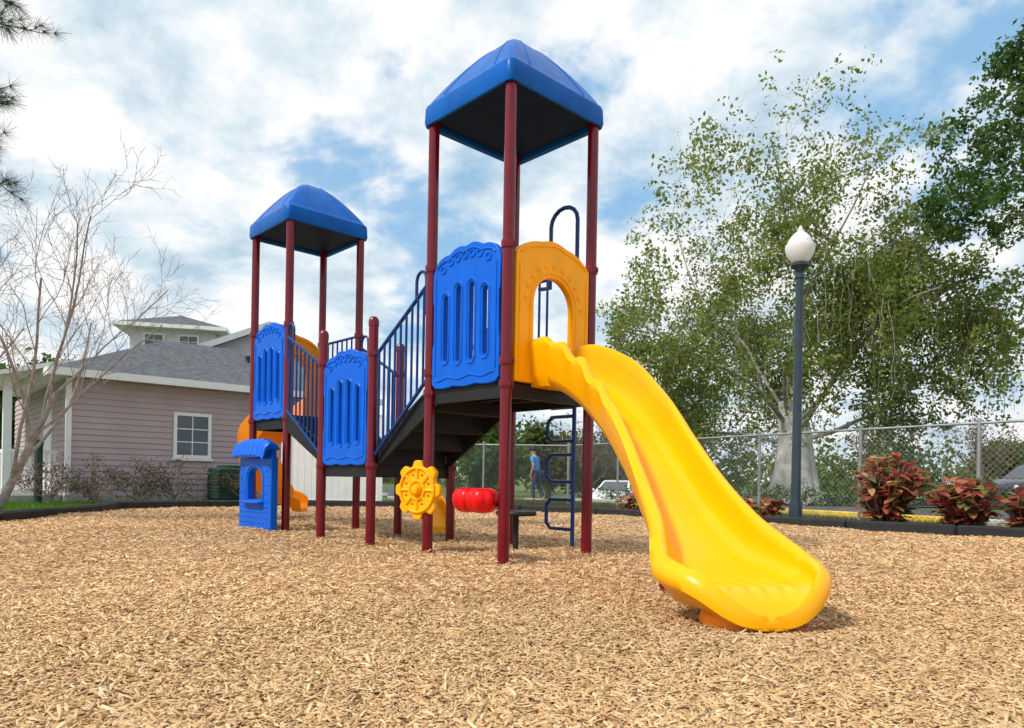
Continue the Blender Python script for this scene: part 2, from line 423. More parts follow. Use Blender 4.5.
def stair(b0,z0,b1,z1,n,a0=.07,a1=W-.07):
    mb=MB(); bs=(b1-b0)/n; rz=(z1-z0)/(n+1)
    for i in range(n):
        zt=z0+rz*(i+1); bc=b0+bs*(i+.5)
        mb.box(P((a0+a1)/2,bc,zt-.02),(a1-a0,abs(bs)-.004,.04),ROT)
        mb.box(P((a0+a1)/2,b0+bs*(i+.06),zt-.05),(a1-a0-.002,.03,.06),ROT)
    for i in range(n+1):
        zt=z0+rz*(i+1); b_=b0+bs*i
        mb.box(P((a0+a1)/2,b_,zt-rz/2-.02),(a1-a0-.01,.014,rz+.01),ROT)
    for a,th in((a0-.015,.012),(a1+.015,.012)):
        hi=.13; lo=-.08
        p0=P(a,b0,z0+.02); p1=P(a,b1,z1-.09); t=A_*th; U=Vector((0,0,1))
        vs=[p0-t+U*hi,p0-t+U*lo,p1-t+U*lo,p1-t+U*hi,p0+t+U*hi,p0+t+U*lo,p1+t+U*lo,p1+t+U*hi]
        mb.add(vs,[(0,1,2,3),(7,6,5,4),(0,4,5,1),(1,5,6,2),(2,6,7,3),(3,7,4,0)])
    part(mb,'stair',M_deck)
stair(MB1,DM,W,D1,3); stair(MB2,DM,T2,D2,3)
def rail(a,b0,zb0,zt0,b1,zb1,zt1,n,r=.017,rb=.011):
    mb=MB(); sg=(1 if b1>b0 else -1); i0=.06*sg
    p0=P(a,b0+i0,zt0);p1=P(a,b1-i0,zt1)
    mb.tube([p0,p1],r,10); mb.tube([P(a,b0+i0,zb0),P(a,b1-i0,zb1)],r,10)
    for i in range(n):
        t=(i+.5)/n; b=b0+i0+(b1-b0-2*i0)*t
        mb.tube([P(a,b,zb0+(zb1-zb0)*t),P(a,b,zt0+(zt1-zt0)*t)],rb,8)
    pts=[]
    for k in range(9):
        an=math.pi*k/8; pts.append(P(a,b0+i0*1.2+sg*(.07-.07*math.cos(an)),zt0+.05+.08*math.sin(an)))
    pts=[P(a,b0+i0*1.2,zt0-.25)]+pts+[P(a,b0+i0*1.2+sg*.14,zt0-.1)]
    mb.tube(pts,.014,8)
    part(mb,'railing',M_pipe)
for a in(0.,W):
    rail(a,W,1.47,2.28,MB1,.86,1.78,9)
    rail(a+.03,T2,1.38,2.2,MB2,.86,1.78,9)
def vrail(face_a,b0,b1,z0,z1,n):
    mb=MB()
    for z in(z0,z1): mb.tube([P(face_a,b0,z),P(face_a,b1,z)],.016,10)
    for i in range(n):
        b=b0+(b1-b0)*(i+.0)/(n-1); mb.tube([P(face_a,b,z0),P(face_a,b,z1)],.011,8)
    part(mb,'railing',M_pipe)
vrail(W,.5,.89,1.5,2.42,5)
vrail(a20+W2,T2+.05,T2+.85,1.42,2.35,8)
# ------------ panels
def put(vs,fs,mb,o,ud,wd):
    up=Vector((0,0,1)); mb.add([o+ud*v.x+up*v.y+wd*v.z for v in vs],fs)
def blue_panel(o,ud,wd,Wd=.81,H=1.08,name='guard_panel',mat=M_blue):
    mb=MB(); n=36
    def topf(x):
        s=x/Wd; return H-.11+.11*math.sin(math.pi*s)**.8+.020*abs(math.sin(4*math.pi*s))-.04*(math.exp(-((s)/.04)**2)+math.exp(-((1-s)/.04)**2))
    outl=[(0,.03),(.03,0)]+[(Wd*i/12,-.012*abs(math.sin(3*math.pi*i/12))) for i in range(1,12)]+[(Wd-.03,0),(Wd,.03)]
    outl+=[(Wd,H*.3),(Wd-.012,H*.33),(Wd-.012,H*.62),(Wd,H*.65)]
    outl+=[(Wd*(1-i/n),topf(Wd*(1-i/n))) for i in range(n+1)]
    outl+=[(0,H*.65),(.012,H*.62),(.012,H*.33),(0,H*.3)]
    holes=[]
    for i in range(4):
        cx=Wd*(.20+.20*i); q=(1,0,0,1)[i]; holes.append(slot(cx,.17+.02*q,[.80,.74][q],.070))
    vs,fs=curve_panel(outl,holes,.018,.008); put(vs,fs,mb,o,ud,wd)
    up=Vector((0,0,1))
    for side in(1,-1):
        f=wd*side*.026
        def pt(x,y): return o+ud*x+up*y+f
        mb.tube([pt(Wd*(.06+.88*i/30),topf(Wd*(.06+.88*i/30))-.04) for i in range(31)],.009,6)
        mb.tube([pt(Wd*(.06+.88*i/16),.055+.012*math.cos(i)) for i in range(17)],.008,6)
        for cx in(.16,.28,.39,.5,.61,.72,.84):
            cy=H-.175+.11*math.sin(math.pi*cx)**.8-(.02 if cx in(.16,.84) else 0)
            mb.tube([pt(Wd*cx+.032*math.cos(k*math.pi/5),cy+.028*math.sin(k*math.pi/5)) for k in range(10)],.009,6,closed=True)
        for xx in(.035,Wd-.035): mb.tube([pt(xx,.09),pt(xx,H-.19)],.008,6)
        for i in range(4):
            cx=Wd*(.20+.20*i); q=(1,0,0,1)[i]
            mb.tube([pt(x,y) for x,y in slot(cx,.155+.02*q,[.815,.755][q],.104)],.009,5,closed=True)
    for x in(-.03,Wd+.03):
        for z in(.12,H-.22): mb.box(o+ud*x+up*z,(.02,.07,.05),ROT,bev=.006)
    return part(mb,name,mat)
blue_panel(P(0,.065,D1-.02),B_,-A_)
blue_panel(P(a20,T2+.06,D2-.02),B_,-A_,Wd=.78)
blue_panel(P(0,MB1+.065,DM-.02),B_,-A_,Wd=.80)
def arch_panel(o,ud,wd,mat=M_pan,Wd=.81,H=1.08,op=.46,name='slide_entry_panel'):
    mb=MB(); n=28
    def topf(x): s=x/Wd; return H-.12+.14*math.sin(math.pi*s)**.8+.012*abs(math.sin(3*math.pi*s))
    c=Wd/2; r=op/2; yt=.84-r
    outl=[(0,0),(c-r,0)]+[(c-r*math.cos(math.pi*i/16),yt+r*math.sin(math.pi*i/16)) for i in range(17)]+[(c+r,0),(Wd,0)]
    outl+=[(Wd*(1-i/n),topf(Wd*(1-i/n))) for i in range(n+1)]
    vs,fs=curve_panel(outl,[],.022,.009); put(vs,fs,mb,o,ud,wd)
    up=Vector((0,0,1))
    for side in(1,-1):
        def pt(x,y,k=.032): return o+ud*x+up*y+wd*side*k
        mb.tube([pt(c-r-.03,.05)]+[pt(c-(r+.03)*math.cos(math.pi*i/14),yt+(r+.03)*math.sin(math.pi*i/14)) for i in range(15)]+[pt(c+r+.03,.05)],.01,6)
        for i in range(11):
            an=math.pi*(.03+.94*i/10); q=pt(c-(r+.082)*math.cos(an),yt+(r+.082)*math.sin(an),.028)
            mb.lathe([(.026,-.012),(.022,.008),(.004,.018)],q,10,rot=Matrix((ud,up,wd*side)).transposed())
        mb.tube([pt(Wd*(.05+.9*i/20),topf(Wd*(.05+.9*i/20))-.03) for i in range(21)],.009,6)
        for xx in(.03,Wd-.03): mb.tube([pt(xx,.05),pt(xx,.88)],.008,6)
    part(mb,name,mat)
arch_panel(P(.065,0,D1-.02),A_,-B_)
arch_panel(P(a20+.06,T2+W2,D2-.02),A_,B_,mat=M_org,Wd=.78)
# ------------ roofs
def roof(ac,bc,z0,hs,hz,name='roof'):
    mb=MB(); rings=[(hs-.045,z0+.10,.04),(hs-.035,z0+.0,.04),(hs,z0-.01,.05),(hs+.008,z0+.02,.05),(hs+.004,z0+.130,.05),(hs-.004,z0+.155,.05),(hs-.018,z0+.168,.05)]
    m=16; EX=1.42; KS=.82
    def prof(t): return (hs-.018)*(1-KS*t), z0+.168+(hz-.168-.02)*(1-(1-t)**EX)
    for i in range(1,m+1):
        s,z=prof(i/m); rings.append((s,z,.035+.02*i/m))
    s0=rings[-1][0]; zt_=rings[-1][1]
    for k_,dz in((.82,.009),(.6,.015),(.3,.019),(.02,.020)): rings.append((s0*k_,zt_+dz,s0*k_*.7))
    vs=[];per=0
    for s,z,cr in rings:
        ring=[]; cc=min(cr,s*.95); cor=[]
        for q,(sx,sy) in enumerate(((1,1),(-1,1),(-1,-1),(1,-1))):
            cor.append([(sx*(s-cc)+cc*math.cos(math.pi/2*q+math.pi/2*kk/4),sy*(s-cc)+cc*math.sin(math.pi/2*q+math.pi/2*kk/4)) for kk in range(5)])
        for q in range(4):
            ring+=cor[q]; x0,y0=cor[q][-1]; x1,y1=cor[(q+1)%4][0]
            ring+=[(x0+(x1-x0)*kk/8,y0+(y1-y0)*kk/8) for kk in range(1,8)]
        per=len(ring)
        for x,y in ring: vs.append(P(ac+x,bc+y,z))
    fs=[]
    for i in range(len(rings)-1):
        for k in range(per): l=(k+1)%per; fs.append((i*per+k,i*per+l,(i+1)*per+l,(i+1)*per+k))
    fs.append(tuple((len(rings)-1)*per+k for k in range(per))); fs.append(tuple(range(per-1,-1,-1)))
    mb.add(vs,fs)
    for q in range(4):
        rot=Matrix.Rotation(math.pi/2*q,3,'Z')
        for lane in(-.62,.62):
            pts=[]
            for i in range(0,12):
                s,z=prof(.04+.08*i)
                v=rot@Vector((lane*s,-s,0)); pts.append(P(ac+v.x,bc+v.y,z))
            mb.tube(pts,.0055,5)
    ro=part(mb,name,M_roof,ang=24)
    mb=MB(); mb.box(P(ac,bc,z0+.055),(2*hs-.10,2*hs-.10,.05),ROT)  # added panel, its dark colour stands in for shade inside the roof
    part(mb,'roof_shade_panel',M_roof_shade,parent=ro)
roof(W/2,W/2,3.60,.535,.66)
roof(a20+W2/2,T2+W2/2,3.52,.515,.63)
# ------------ slides
def chute(C,Wd,Hh,Tb,mat,scal=0.,th=.03,scal_end=.46,rip=None,thf=None):
    n=len(C)-1; sec=[]
    FL=[(1.0,1.0),(1.0,.75),(.985,.50),(.95,.30),(.90,.17),(.82,.085),(.72,.04),(.62,.018)]+[(.62-.062*k,.018*(1-k/6) if k<6 else 0) for k in range(1,10)]
    for i,c in enumerate(C):
        c=Vector(c)
        t=Vector(C[min(i+1,n)])-Vector(C[max(i-1,0)]); t.z=0; t=t.normalized(); rt=Vector((t.y,-t.x,0))
        w_=Wd[i]; h=max(Hh[i],.002); u=i/n; tf=thf[i] if thf else 1.; T_=th*tf
        ew=sst((scal_end-u)/.20)*sst((u-.08)/.10)
        hL=h; sc_=scal*ew*(.5-.5*math.cos(u*2*math.pi*12)); hRt=h-sc_*.8
        rp_=rip[i] if rip else 0.
        ps=[]
        def app(x,z): ps.append(c+rt*x+Vector((0,0,max(z,.015-c.z))))
        rm=.014*tf
        app(-(w_+T_+.02*tf),hL-.05*tf); app(-(w_+T_+.025*tf),hL-.015*tf); app(-(w_+T_*.9),hL+rm); app(-(w_+T_*.3),hL+rm)
        for xx,z_ in FL: app(-w_*xx,hL*z_*.97+rp_*math.cos(w_*xx*2*math.pi/.075)*(1 if xx<.85 else 0))
        app(0,rp_)
        for xx,z_ in FL[::-1]: app(w_*xx,hRt*z_*.97+rp_*math.cos(w_*xx*2*math.pi/.075)*(1 if xx<.85 else 0))
        bw=sc_*.25
        app((w_+T_*.3),hRt+rm); app((w_+T_*.9+bw*.3),hRt+rm); app((w_+T_+.025*tf+bw*.3),hRt-.015*tf); app((w_+T_+.02*tf),hRt-.05*tf)
        tb=Tb[i]
        app(w_+T_*.8,min(hRt*.35,.06)-.02-tb*.25); app(w_*.93,-.02-tb*.6); app(w_*.6,-tb*.95); app(0,-tb); app(-w_*.6,-tb*.95); app(-w_*.93,-.02-tb*.6); app(-(w_+T_*.8),min(hL*.35,.06)-.02-tb*.25)
        sec.append(ps)
    m=len(sec[0]); mb=MB(); vs=[p for s in sec for p in s]; fs=[]
    for i in range(n):
        for k in range(m): l=(k+1)%m; fs.append((i*m+k,(i+1)*m+k,(i+1)*m+l,i*m+l))
    fs.append(tuple(range(m))); fs.append(tuple(n*m+k for k in range(m-1,-1,-1)))
    mb.add(vs,fs)
    return mb
path=[(.286,5.67,1.42),(.45,5.48,1.40),(.65,5.16,1.23),(.79,4.78,.98),(.87,4.38,.72),(.93,3.98,.47),(.975,3.62,.30),(1.005,3.40,.235),(1.02,3.25,.215)]
def nosed(path,hw,hh,n,Ln=.36,ztip=.085):
    C=[tuple(c) for c in spline(path,n)]; Wq=[float(x[0]) for x in spline([(q,) for q in hw],n)]; Hq=[float(x[0]) for x in spline([(q,) for q in hh],n)]
    Tq=[.06+.06*sst((i/n-.8)/.2) for i in range(n+1)]; rip=[.005*sst((i/n-.93)/.07) for i in range(n+1)]; tf=[1.+.5*sst((i/n-.5)/.5) for i in range(n+1)]
    c0=Vector(C[-1]); d=(c0-Vector(C[-3])); d.z=0; d=d.normalized(); w0=Wq[-1]; h0=Hq[-1]; K=20
    for k in range(1,K+1):
        s=math.sin(k/K*math.pi/2*.985); cs=math.sqrt(1-s*s)
        z=c0.z-(c0.z-ztip-.02)*max(0,(s-.5)/.5)**2.6
        p=c0+d*Ln*s; C.append((p.x,p.y,z)); Wq.append(max(w0*cs**.85,.01)); Hq.append(h0*(1-s)**.6); Tq.append(max(.02,min(.12,z-.06))); rip.append(.007*sst((.88-s)/.3)); tf.append(1.5*(.5+.5*cs))
    return C,Wq,Hq,Tq,rip,tf
C_,W_,H_,T_,r_,tf_=nosed(path,[.21,.21,.20,.185,.180,.195,.225,.275,.305],[.28,.30,.31,.285,.25,.225,.19,.14,.09],190)
slide=part(chute(C_,W_,H_,T_,M_yel,scal=.075,rip=r_,thf=tf_,th=.036),'slide',M_yel,ang=60,label='yellow curved slide with scalloped side wall')
mb=MB(); mb.lathe([(.20,0),(.20,.06),(.19,.09),(.15,.12)],(1.03,3.13,-.0),24); part(mb,'slide_foot',M_org,parent=slide)
mb=MB(); mb.tube([(.90,4.2,0),(.90,4.2,.54)],.03,10); part(mb,'support_leg',M_post,parent=slide)
def simple_chute(p,w_,hh,n):
    C=[tuple(c) for c in spline(p,n)]; H=[float(x[0]) for x in spline([(q,) for q in hh],n)]
    return chute(C,[w_]*(n+1),H,[.06]*(n+1),M_org)
p2=[(-2.82,9.02,1.34),(-3.05,9.28,1.24),(-3.38,9.62,1.0),(-3.56,10.1,.72),(-3.54,10.55,.44),(-3.34,10.8,.24),(-3.12,10.82,.17)]
part(simple_chute(p2,.21,[.30,.3,.3,.28,.26,.22,.14],60),'slide',M_org,ang=50,label='small orange curved slide behind the smaller tower')
p3=[(-1.18,7.98,.78),(-1.10,8.05,.72),(-.99,8.0,.54),(-.88,7.88,.34),(-.80,7.74,.20),(-.74,7.62,.14)]
part(simple_chute(p3,.11,[.13,.13,.12,.11,.10,.08],40),'slide',M_pan,ang=50,label='short narrow golden slide off the low deck')
# ------------ ladder climber
mb=MB(); az=1.10; b0,b1=.30,.62
pts=[P(az,b0,-.05),P(az,b0,2.95)]+[P(az,b0+(b1-b0)*(.5-.5*math.cos(math.pi*i/8)),2.95+.14*math.sin(math.pi*i/8)) for i in range(1,8)]+[P(az,b1,2.95),P(az,b1,2.4),P(W+.02,b1,2.36)]
mb.tube(pts,.019,10)
for z0,z1 in((1.0,1.22),(.64,.88),(.22,.48),(1.30,1.44)):
    pts=[P(az,b0,z0),P(az,b1-.05,z0),P(az,b1,z0+.05),P(az,b1,z1-.05),P(az,b1-.05,z1),P(az,b0,z1)]
    mb.tube(pts,.017,10)
mb.tube([P(W,b0,1.36),P(az,b0,1.36)],.017,8); mb.tube([P(W,b0,2.4),P(az,b0,2.4)],.017,8)
part(mb,'ladder',M_pipe)
# ------------ yellow gear wheel
U_=Vector((-.90,.436,0)).normalized(); Nn=Vector((-U_.y,U_.x,0)); Nn=-Nn if Nn.y>0 else Nn
mb=MB(); o=P(-.05,1.0,.55); up=Vector((0,0,1)); n=96
outl=[]
for i in range(n):
    th=2*math.pi*i/n; r_=.190+.020*math.tanh(3*math.cos(8*th)); outl.append((r_*math.cos(th),r_*math.sin(th)*1.14))
holes=[]
for i in range(8):
    an=2*math.pi*(i+.5)/8; holes.append(circ(.118*math.cos(an),.130*math.sin(an),.019,12))
vs,fs=curve_panel(outl,holes,.02,.01); put(vs,fs,mb,o,U_,Nn)
for rr in(.165,.070):
    mb.tube([o+Nn*.034+U_*rr*math.cos(k*math.pi/16)+up*rr*1.12*math.sin(k*math.pi/16) for k in range(32)],.013,8,closed=True)
for i in range(8):
    an=2*math.pi*i/8; mb.tube([o+Nn*.032+(U_*math.cos(an)+up*math.sin(an)*1.1)*.07,o+Nn*.032+(U_*math.cos(an)+up*math.sin(an)*1.1)*.165],.013,8)
mb.lathe([(.05,0),(.05,.03),(.03,.06),(.005,.065)],o+Nn*.02,16,rot=Matrix((U_,up,Nn)).transposed())
wheel=part(mb,'play_wheel',M_yel,label='yellow gear-shaped turning wheel beside a post')
mb=MB(); mb.tube([P(0,W,.55),P(-.02,1.02,.55)],.02,10); part(mb,'wheel_bracket',M_post)
# ------------ red ribbed drum piece
mb=MB()
for b in(.17,.33):
    seg=60; prof=[(.0,-.10),(.04,-.105),(.08,-.095),(.112,-.06),(.126,-.01),(.122,.032),(.102,.066),(.07,.082),(.03,.076),(0,.068)]
    c=P(-.07,b,.50); vs=[]
    for r_,z in prof:
        for k in range(seg):
            th=2*math.pi*k/seg; rr=r_*(.91+.12*abs(math.cos(3.5*th))**.8); vs.append(c+Vector((rr*math.cos(th),rr*math.sin(th),z)))
    fs=[(i*seg+k,i*seg+(k+1)%seg,(i+1)*seg+(k+1)%seg,(i+1)*seg+k) for i in range(len(prof)-1) for k in range(seg)]
    mb.add(vs,fs)
part(mb,'play_drum',M_red,ang=60,label='red ribbed double drum held between posts')
mb=MB(); mb.tube([P(0,0,.46),P(0,.45,.46)],.018,10); part(mb,'drum_bracket',M_post)
mb=MB(); c=P(.70,.60,.36); mb.lathe([(.17,-.02),(.18,0),(.17,.02)],c,24); part(mb,'step_seat',M_deck)
mb=MB(); mb.tube([P(.70,.60,-.05),P(.70,.60,.34)],.025,12); part(mb,'seat_stem',M_deck)
# ------------ blue play counter
mb=MB(); o=P(-.09,3.64,0); Wd=.82
outl=[(0,.02),(Wd,.02),(Wd,.84),(0,.84)]
wc=Wd/2
win=[(wc-.2,.36),(wc+.2,.36),(wc+.2,.60)]+[(wc+.2*math.cos(math.pi*i/12),.60+.15*math.sin(math.pi*i/12)) for i in range(1,12)]+[(wc-.2,.60)]
vs,fs=curve_panel(outl,[win],.03,.012); put(vs,fs,mb,o,B_,-A_)
for j,y in enumerate((.07,.13,.19,.25,.31)):
    for i in range(5):
        xo=(.08 if j%2 else 0)
        mb.box(o+B_*min(Wd-.09,.10+.155*i+xo*.6)-A_*.040+up*y,(.012,.13,.045),ROT,bev=.005)
for x in(.07,Wd-.07):
    for j in range(5): mb.box(o+B_*x-A_*.040+up*(.40+.085*j),(.012,.10,.065),ROT,bev=.005)
mb.tube([o+B_*(wc-.225)-A_*.04+up*.34,o+B_*(wc-.225)-A_*.04+up*.60]+[o+B_*(wc-.225*math.cos(math.pi*i/10))-A_*.04+up*(.60+.175*math.sin(math.pi*i/10)) for i in range(1,10)]+[o+B_*(wc+.225)-A_*.04+up*.60,o+B_*(wc+.225)-A_*.04+up*.34],.014,6)
mb.box(o+B_*wc-A_*.07+up*.345,(.10,.50,.03),ROT,bev=.01)
ctr=part(mb,'play_counter',M_blue,label='blue plastic playhouse counter with arched window')
mb=MB()
prof=[(.05,1.00),(-.02,1.05),(-.07,1.05),(-.12,1.0),(-.15,.87),(-.135,.85),(-.10,.92),(-.06,.94),(.05,.93)]
n=48; vs=[];m=len(prof)
for i in range(n+1):
    s=-.02+(Wd+.04)*i/n; k=.014*abs(math.sin(math.pi*7*i/n)); rnd=.05*(abs(i/n-.5)*2)**4
    for q,(da,z) in enumerate(prof): vs.append(o+A_*(da-(k*.5 if q in(3,4) else 0))+B_*s+up*(z+(k-rnd if q<5 else 0)))
fs=[(i*m+k,i*m+(k+1)%m,(i+1)*m+(k+1)%m,(i+1)*m+k) for i in range(n) for k in range(m)]+[tuple(range(m-1,-1,-1)),tuple(n*m+k for k in range(m))]
mb.add(vs,fs); part(mb,'awning',M_blue,parent=ctr)
mb=MB(); mb.box(o+B_*wc+up*.88,(.05,Wd,.10),ROT); part(mb,'lintel',M_blue,parent=ctr)

# ------------------------------------------------ street lamp
lp=Vector((4.5,11.4,0)); lamp=empty('street_lamp',lp,'dark street lamp with white acorn globe beside fence','street lamp')
mb=MB(); mb.lathe([(.16,-.05),(.16,.05),(.11,.1),(.095,.35),(.085,.4),(.075,.45),(.06,3.9),(.075,3.92),(.075,3.97),(.05,4.0),(.07,4.05),(.12,4.09),(.14,4.11),(.14,4.15),(.10,4.17)],lp,24)
mb.obj('lamp_post',M_lamp,parent=lamp,origin=lp)
mb=MB(); mb.lathe([(.10,4.16),(.13,4.18),(.18,4.25),(.215,4.33),(.228,4.41),(.22,4.445),(.195,4.46),(.195,4.475),(.175,4.52),(.14,4.575),(.10,4.62),(.06,4.65),(.045,4.665),(.05,4.68),(.03,4.71),(.015,4.745),(.003,4.76)],lp,32)
mb.obj('lamp_globe',M_globe,parent=lamp,origin=lp)

# ------------------------------------------------ chain link fence
fe=empty('chain_link_fence',F0,'grey chain-link fence around the playground, galvanised posts','fence')
pts=[F0+fdir*t for t in(-7.2,-5.2,-3.2,-1.2,.82,2.6,4.6,6.6,8.7,10.7)]
cor=pts[-1]; d2=Vector((-.97,.10,0)).normalized()
pts+= [cor+d2*2.2*i for i in range(1,5)]
FH=1.55
for i,p in enumerate(pts):
    mb=MB(); z=terr(p.x,p.y); r_=.032 if i in(0,9) else .026
    mb.lathe([(r_,z-.1),(r_,z+FH+.03),(r_*1.25,z+FH+.03),(r_*1.2,z+FH+.06),(.005,z+FH+.08)],(p.x,p.y,0),12)
    mb.obj('fence_post',M_galv,parent=fe,origin=F0)
mb=MB()
for a,b in zip(pts[:-1],pts[1:]):
    mb.tube([a+Vector((0,0,terr(a.x,a.y)+FH)),b+Vector((0,0,terr(b.x,b.y)+FH))],.019,8,caps=False)
mb.obj('top_rail',M_galv,parent=fe,origin=F0)
mb=MB(); pitch=.085
for a,b in zip(pts[:-1],pts[1:]):
    d=(b-a); L=d.length; d=d/L; nrm=Vector((-d.y,d.x,0)); H=FH-.03; z0=terr(a.x,a.y)+.03
    s=-H
    while s<L:
        for dirn in(1,-1):
            x0,x1=s,s+H; y0,y1=0.,H
            if x0<0: y0=-x0; x0=0.
            if x1>L: y1=H-(x1-L); x1=L
            if y1-y0<.02: continue
            if dirn<0: ya,yb=H-y0,H-y1
            else: ya,yb=y0,y1
            p=a+d*x0+Vector((0,0,z0+ya))+nrm*.002*dirn; q=a+d*x1+Vector((0,0,z0+yb))+nrm*.002*dirn
            nseg=6; mb.tube([p.lerp(q,j/nseg) for j in range(nseg+1)],.0021,3,caps=False)
        s+=pitch
mb.obj('wire_mesh',M_wire,parent=fe,origin=F0)

# ------------------------------------------------ trees
def perp(d,az):
    u=d.orthogonal().normalized(); return (u*math.cos(az)+d.cross(u)*math.sin(az)).normalized()
def grow(rng,p,d,L,r,lev,c,segs,tips):
    n=c['n'][lev]; pts=[p.copy()]; rad=[r]; dirs=[d]
    for i in range(n):
        d=(d+Vector([rng.gauss(0,1) for _ in range(3)])*c['wob'][lev]+Vector((0,0,c['up'][lev]))).normalized()
        p=p+d*(L/n); pts.append(p.copy()); rad.append(r*(1-(1-c['tap'])*(i+1)/n)); dirs.append(d)
    segs.append((pts,rad,lev))
    if lev>=c['max']: tips.extend(pts[1:]); return
    az=rng.random()*6.28
    for k in range(c['kids'][lev]):
        tt=(k+rng.random())/c['kids'][lev]; t=c['t0'][lev]+(1-c['t0'][lev])*tt; f=t*n; i=min(int(f),n-1); u=f-i
        bp=pts[i].lerp(pts[i+1],u); az+=2.4+rng.uniform(-.4,.4)
        an=R(c['ang'][lev])*rng.uniform(.6,1.25); lf=1.
        if lev==0 and 'fan' in c: an=R(c['fan'][0]+(c['fan'][1]-c['fan'][0])*tt)*rng.uniform(.85,1.15); lf=1+c.get('tall',0)*tt
        cd=dirs[i+1]*math.cos(an)+perp(dirs[i+1],az)*math.sin(an)
        grow(rng,bp,cd.normalized(),L*lf*c['ratio'][lev]*rng.uniform(*c.get('lv',(.65,1.15)))*(1-.35*t if lev>0 else 1),max(rad[i]*c['rr']*(.8 if lev else 1),.003),lev+1,c,segs,tips)
def wood(segs,name,mat,parent,origin,sides=(12,8,5,4,3,3)):
    mb=MB()
    for pts,rad,lev in segs: mb.tube(pts,rad,sides[min(lev,5)],caps=False)
    return mb.obj(name,mat,parent=parent,origin=origin,ang=80)
def leaves(centers,n,spread,size,cols,seed=0,asp=.55,flat=.75,clump=0.):
    g=np.random.default_rng(seed); C=np.asarray(centers,float); k=len(C)
    idx=np.repeat(np.arange(k),n); p=C[idx]+g.normal(0,1,(k*n,3))*np.array([spread,spread,spread*flat])
    m=len(p); d=g.normal(0,1,(m,3)); d/=np.linalg.norm(d,axis=1)[:,None]; e=np.cross(d,g.normal(0,1,(m,3))); e/=np.linalg.norm(e,axis=1)[:,None]
    s=size*g.uniform(.6,1.3,(m,1))
    V=np.stack([p-d*s/2,p+e*s*asp/2,p+d*s/2,p-e*s*asp/2],1).reshape(-1,3)
    cols=np.array(cols); cc=cols[g.integers(0,len(cols),k)][idx]*.6+cols[g.integers(0,len(cols),m)]*.4
    cc=cc*g.uniform(.75,1.2,(m,1))
    if clump>0:
        f=np.sin(p[:,0]*1.9+1.3*np.sin(p[:,2]*1.1))*np.sin(p[:,2]*2.3+p[:,1]*.9)*np.sin(p[:,1]*1.7+.7)
        cc=cc*(1+clump*f)[:,None]
    return V,np.arange(m*4).reshape(-1,4),np.repeat(cc,4,0)
G_oak=[(.12,.16,.035),(.09,.13,.03),(.15,.18,.045),(.07,.10,.025),(.19,.18,.07)]
G_yel=[(.21,.28,.045),(.17,.24,.04),(.27,.32,.06),(.12,.18,.035),(.27,.27,.08)]
G_mid=[(.07,.14,.025),(.09,.17,.03),(.05,.10,.02),(.13,.20,.04)]
G_deep=[(.05,.12,.02),(.075,.16,.03),(.035,.085,.018),(.11,.19,.04)]
def tree(name,loc,label,cat,cfg,seed,trunkL,r,d=(0,0,1),bark=M_bark,leaf=None,group=None,prune=None,flare=None,thin=None,droop=0):
    rng=random.Random(seed); e=empty(name,loc,label,cat,group=group); segs=[];tips=[]
    grow(rng,Vector(loc),Vector(d).normalized(),trunkL,r,0,cfg,segs,tips)
    if prune: 
        segs=[s for s in segs if s[2]<1 or prune(s[0][-1])]; tips=[t for t in tips if prune(t)]
    if thin: tips=[t for t in tips if rng.random()<thin(t)]
    if droop:
        low=[t for t in tips if t.z<8.0 and math.hypot(t.x-loc[0],t.y-loc[1])>3.0]; rng.shuffle(low)
        for t in low[:droop]:
            L=min(t.z-1.3,rng.uniform(.8,2.8)); 
            if L<.4: continue
            o1=Vector((rng.gauss(0,.25),rng.gauss(0,.25),-L)); n_=6
            pp=[t+o1*(k/n_)+Vector((rng.gauss(0,.05),rng.gauss(0,.05),0)) for k in range(n_+1)]
            segs.append((pp,[.008]*7,4)); tips+=pp[1:]
    if flare:
        # keep the view through to the bole open under the crown
        tips=[t for t in tips if not (t.z<4.0 and math.hypot(t.x-loc[0],t.y-loc[1])<3.0)]
        fl_=[]
        for k in range(8):
            a=k*.82; v=Vector((math.cos(a),math.sin(a),0)); L_=Vector(loc)
            fl_.append(([L_+v*flare*1.3+Vector((0,0,-.15)),L_+v*flare*.92+Vector((0,0,.3)),L_+v*flare*.62+Vector((0,0,1.1)),L_+v*flare*.45+Vector((0,0,2.4)),L_+v*flare*.4+Vector((0,0,3.3))],[.28,.32,.34,.26,.15],0))
        wood([s for s in segs if s[2]==0]+fl_,'trunk',bark,e,loc)
        wood([s for s in segs if s[2]>0],'limbs',M_limb,e,loc)
    else: wood(segs,'trunk',bark,e,loc)
    if leaf and tips:
        V,Fq,T=leaves([tuple(t) for t in tips],leaf['n'],leaf['sp'],leaf['size'],leaf['cols'],seed,asp=leaf.get('asp',.55),clump=leaf.get('clump',0))
        npmesh('crown',V,Fq,M_leaf,tint=T,parent=e,origin=loc)
    return e,tips
oak=dict(max=4,n=[4,9,6,5,4],wob=[.05,.12,.2,.25,.3],up=[0,.025,.01,-.04,-.10],tap=.3,kids=[17,9,6,5],t0=[.5,.18,.2,.15],ang=[52,50,50,50],fan=(90,4),tall=.5,lv=(.85,1.1),ratio=[2.0,.50,.55,.55],rr=.19)
def oakthin(p):
    gap=math.sin(p.x*1.25+.8)*math.sin(p.z*1.05+1.9*math.sin(p.x*.5))
    return max(0,.85-.60*sst((p.z-6.2)/6.0)-(.75 if gap>.35 else 0)*sst((p.z-3.0)/3))
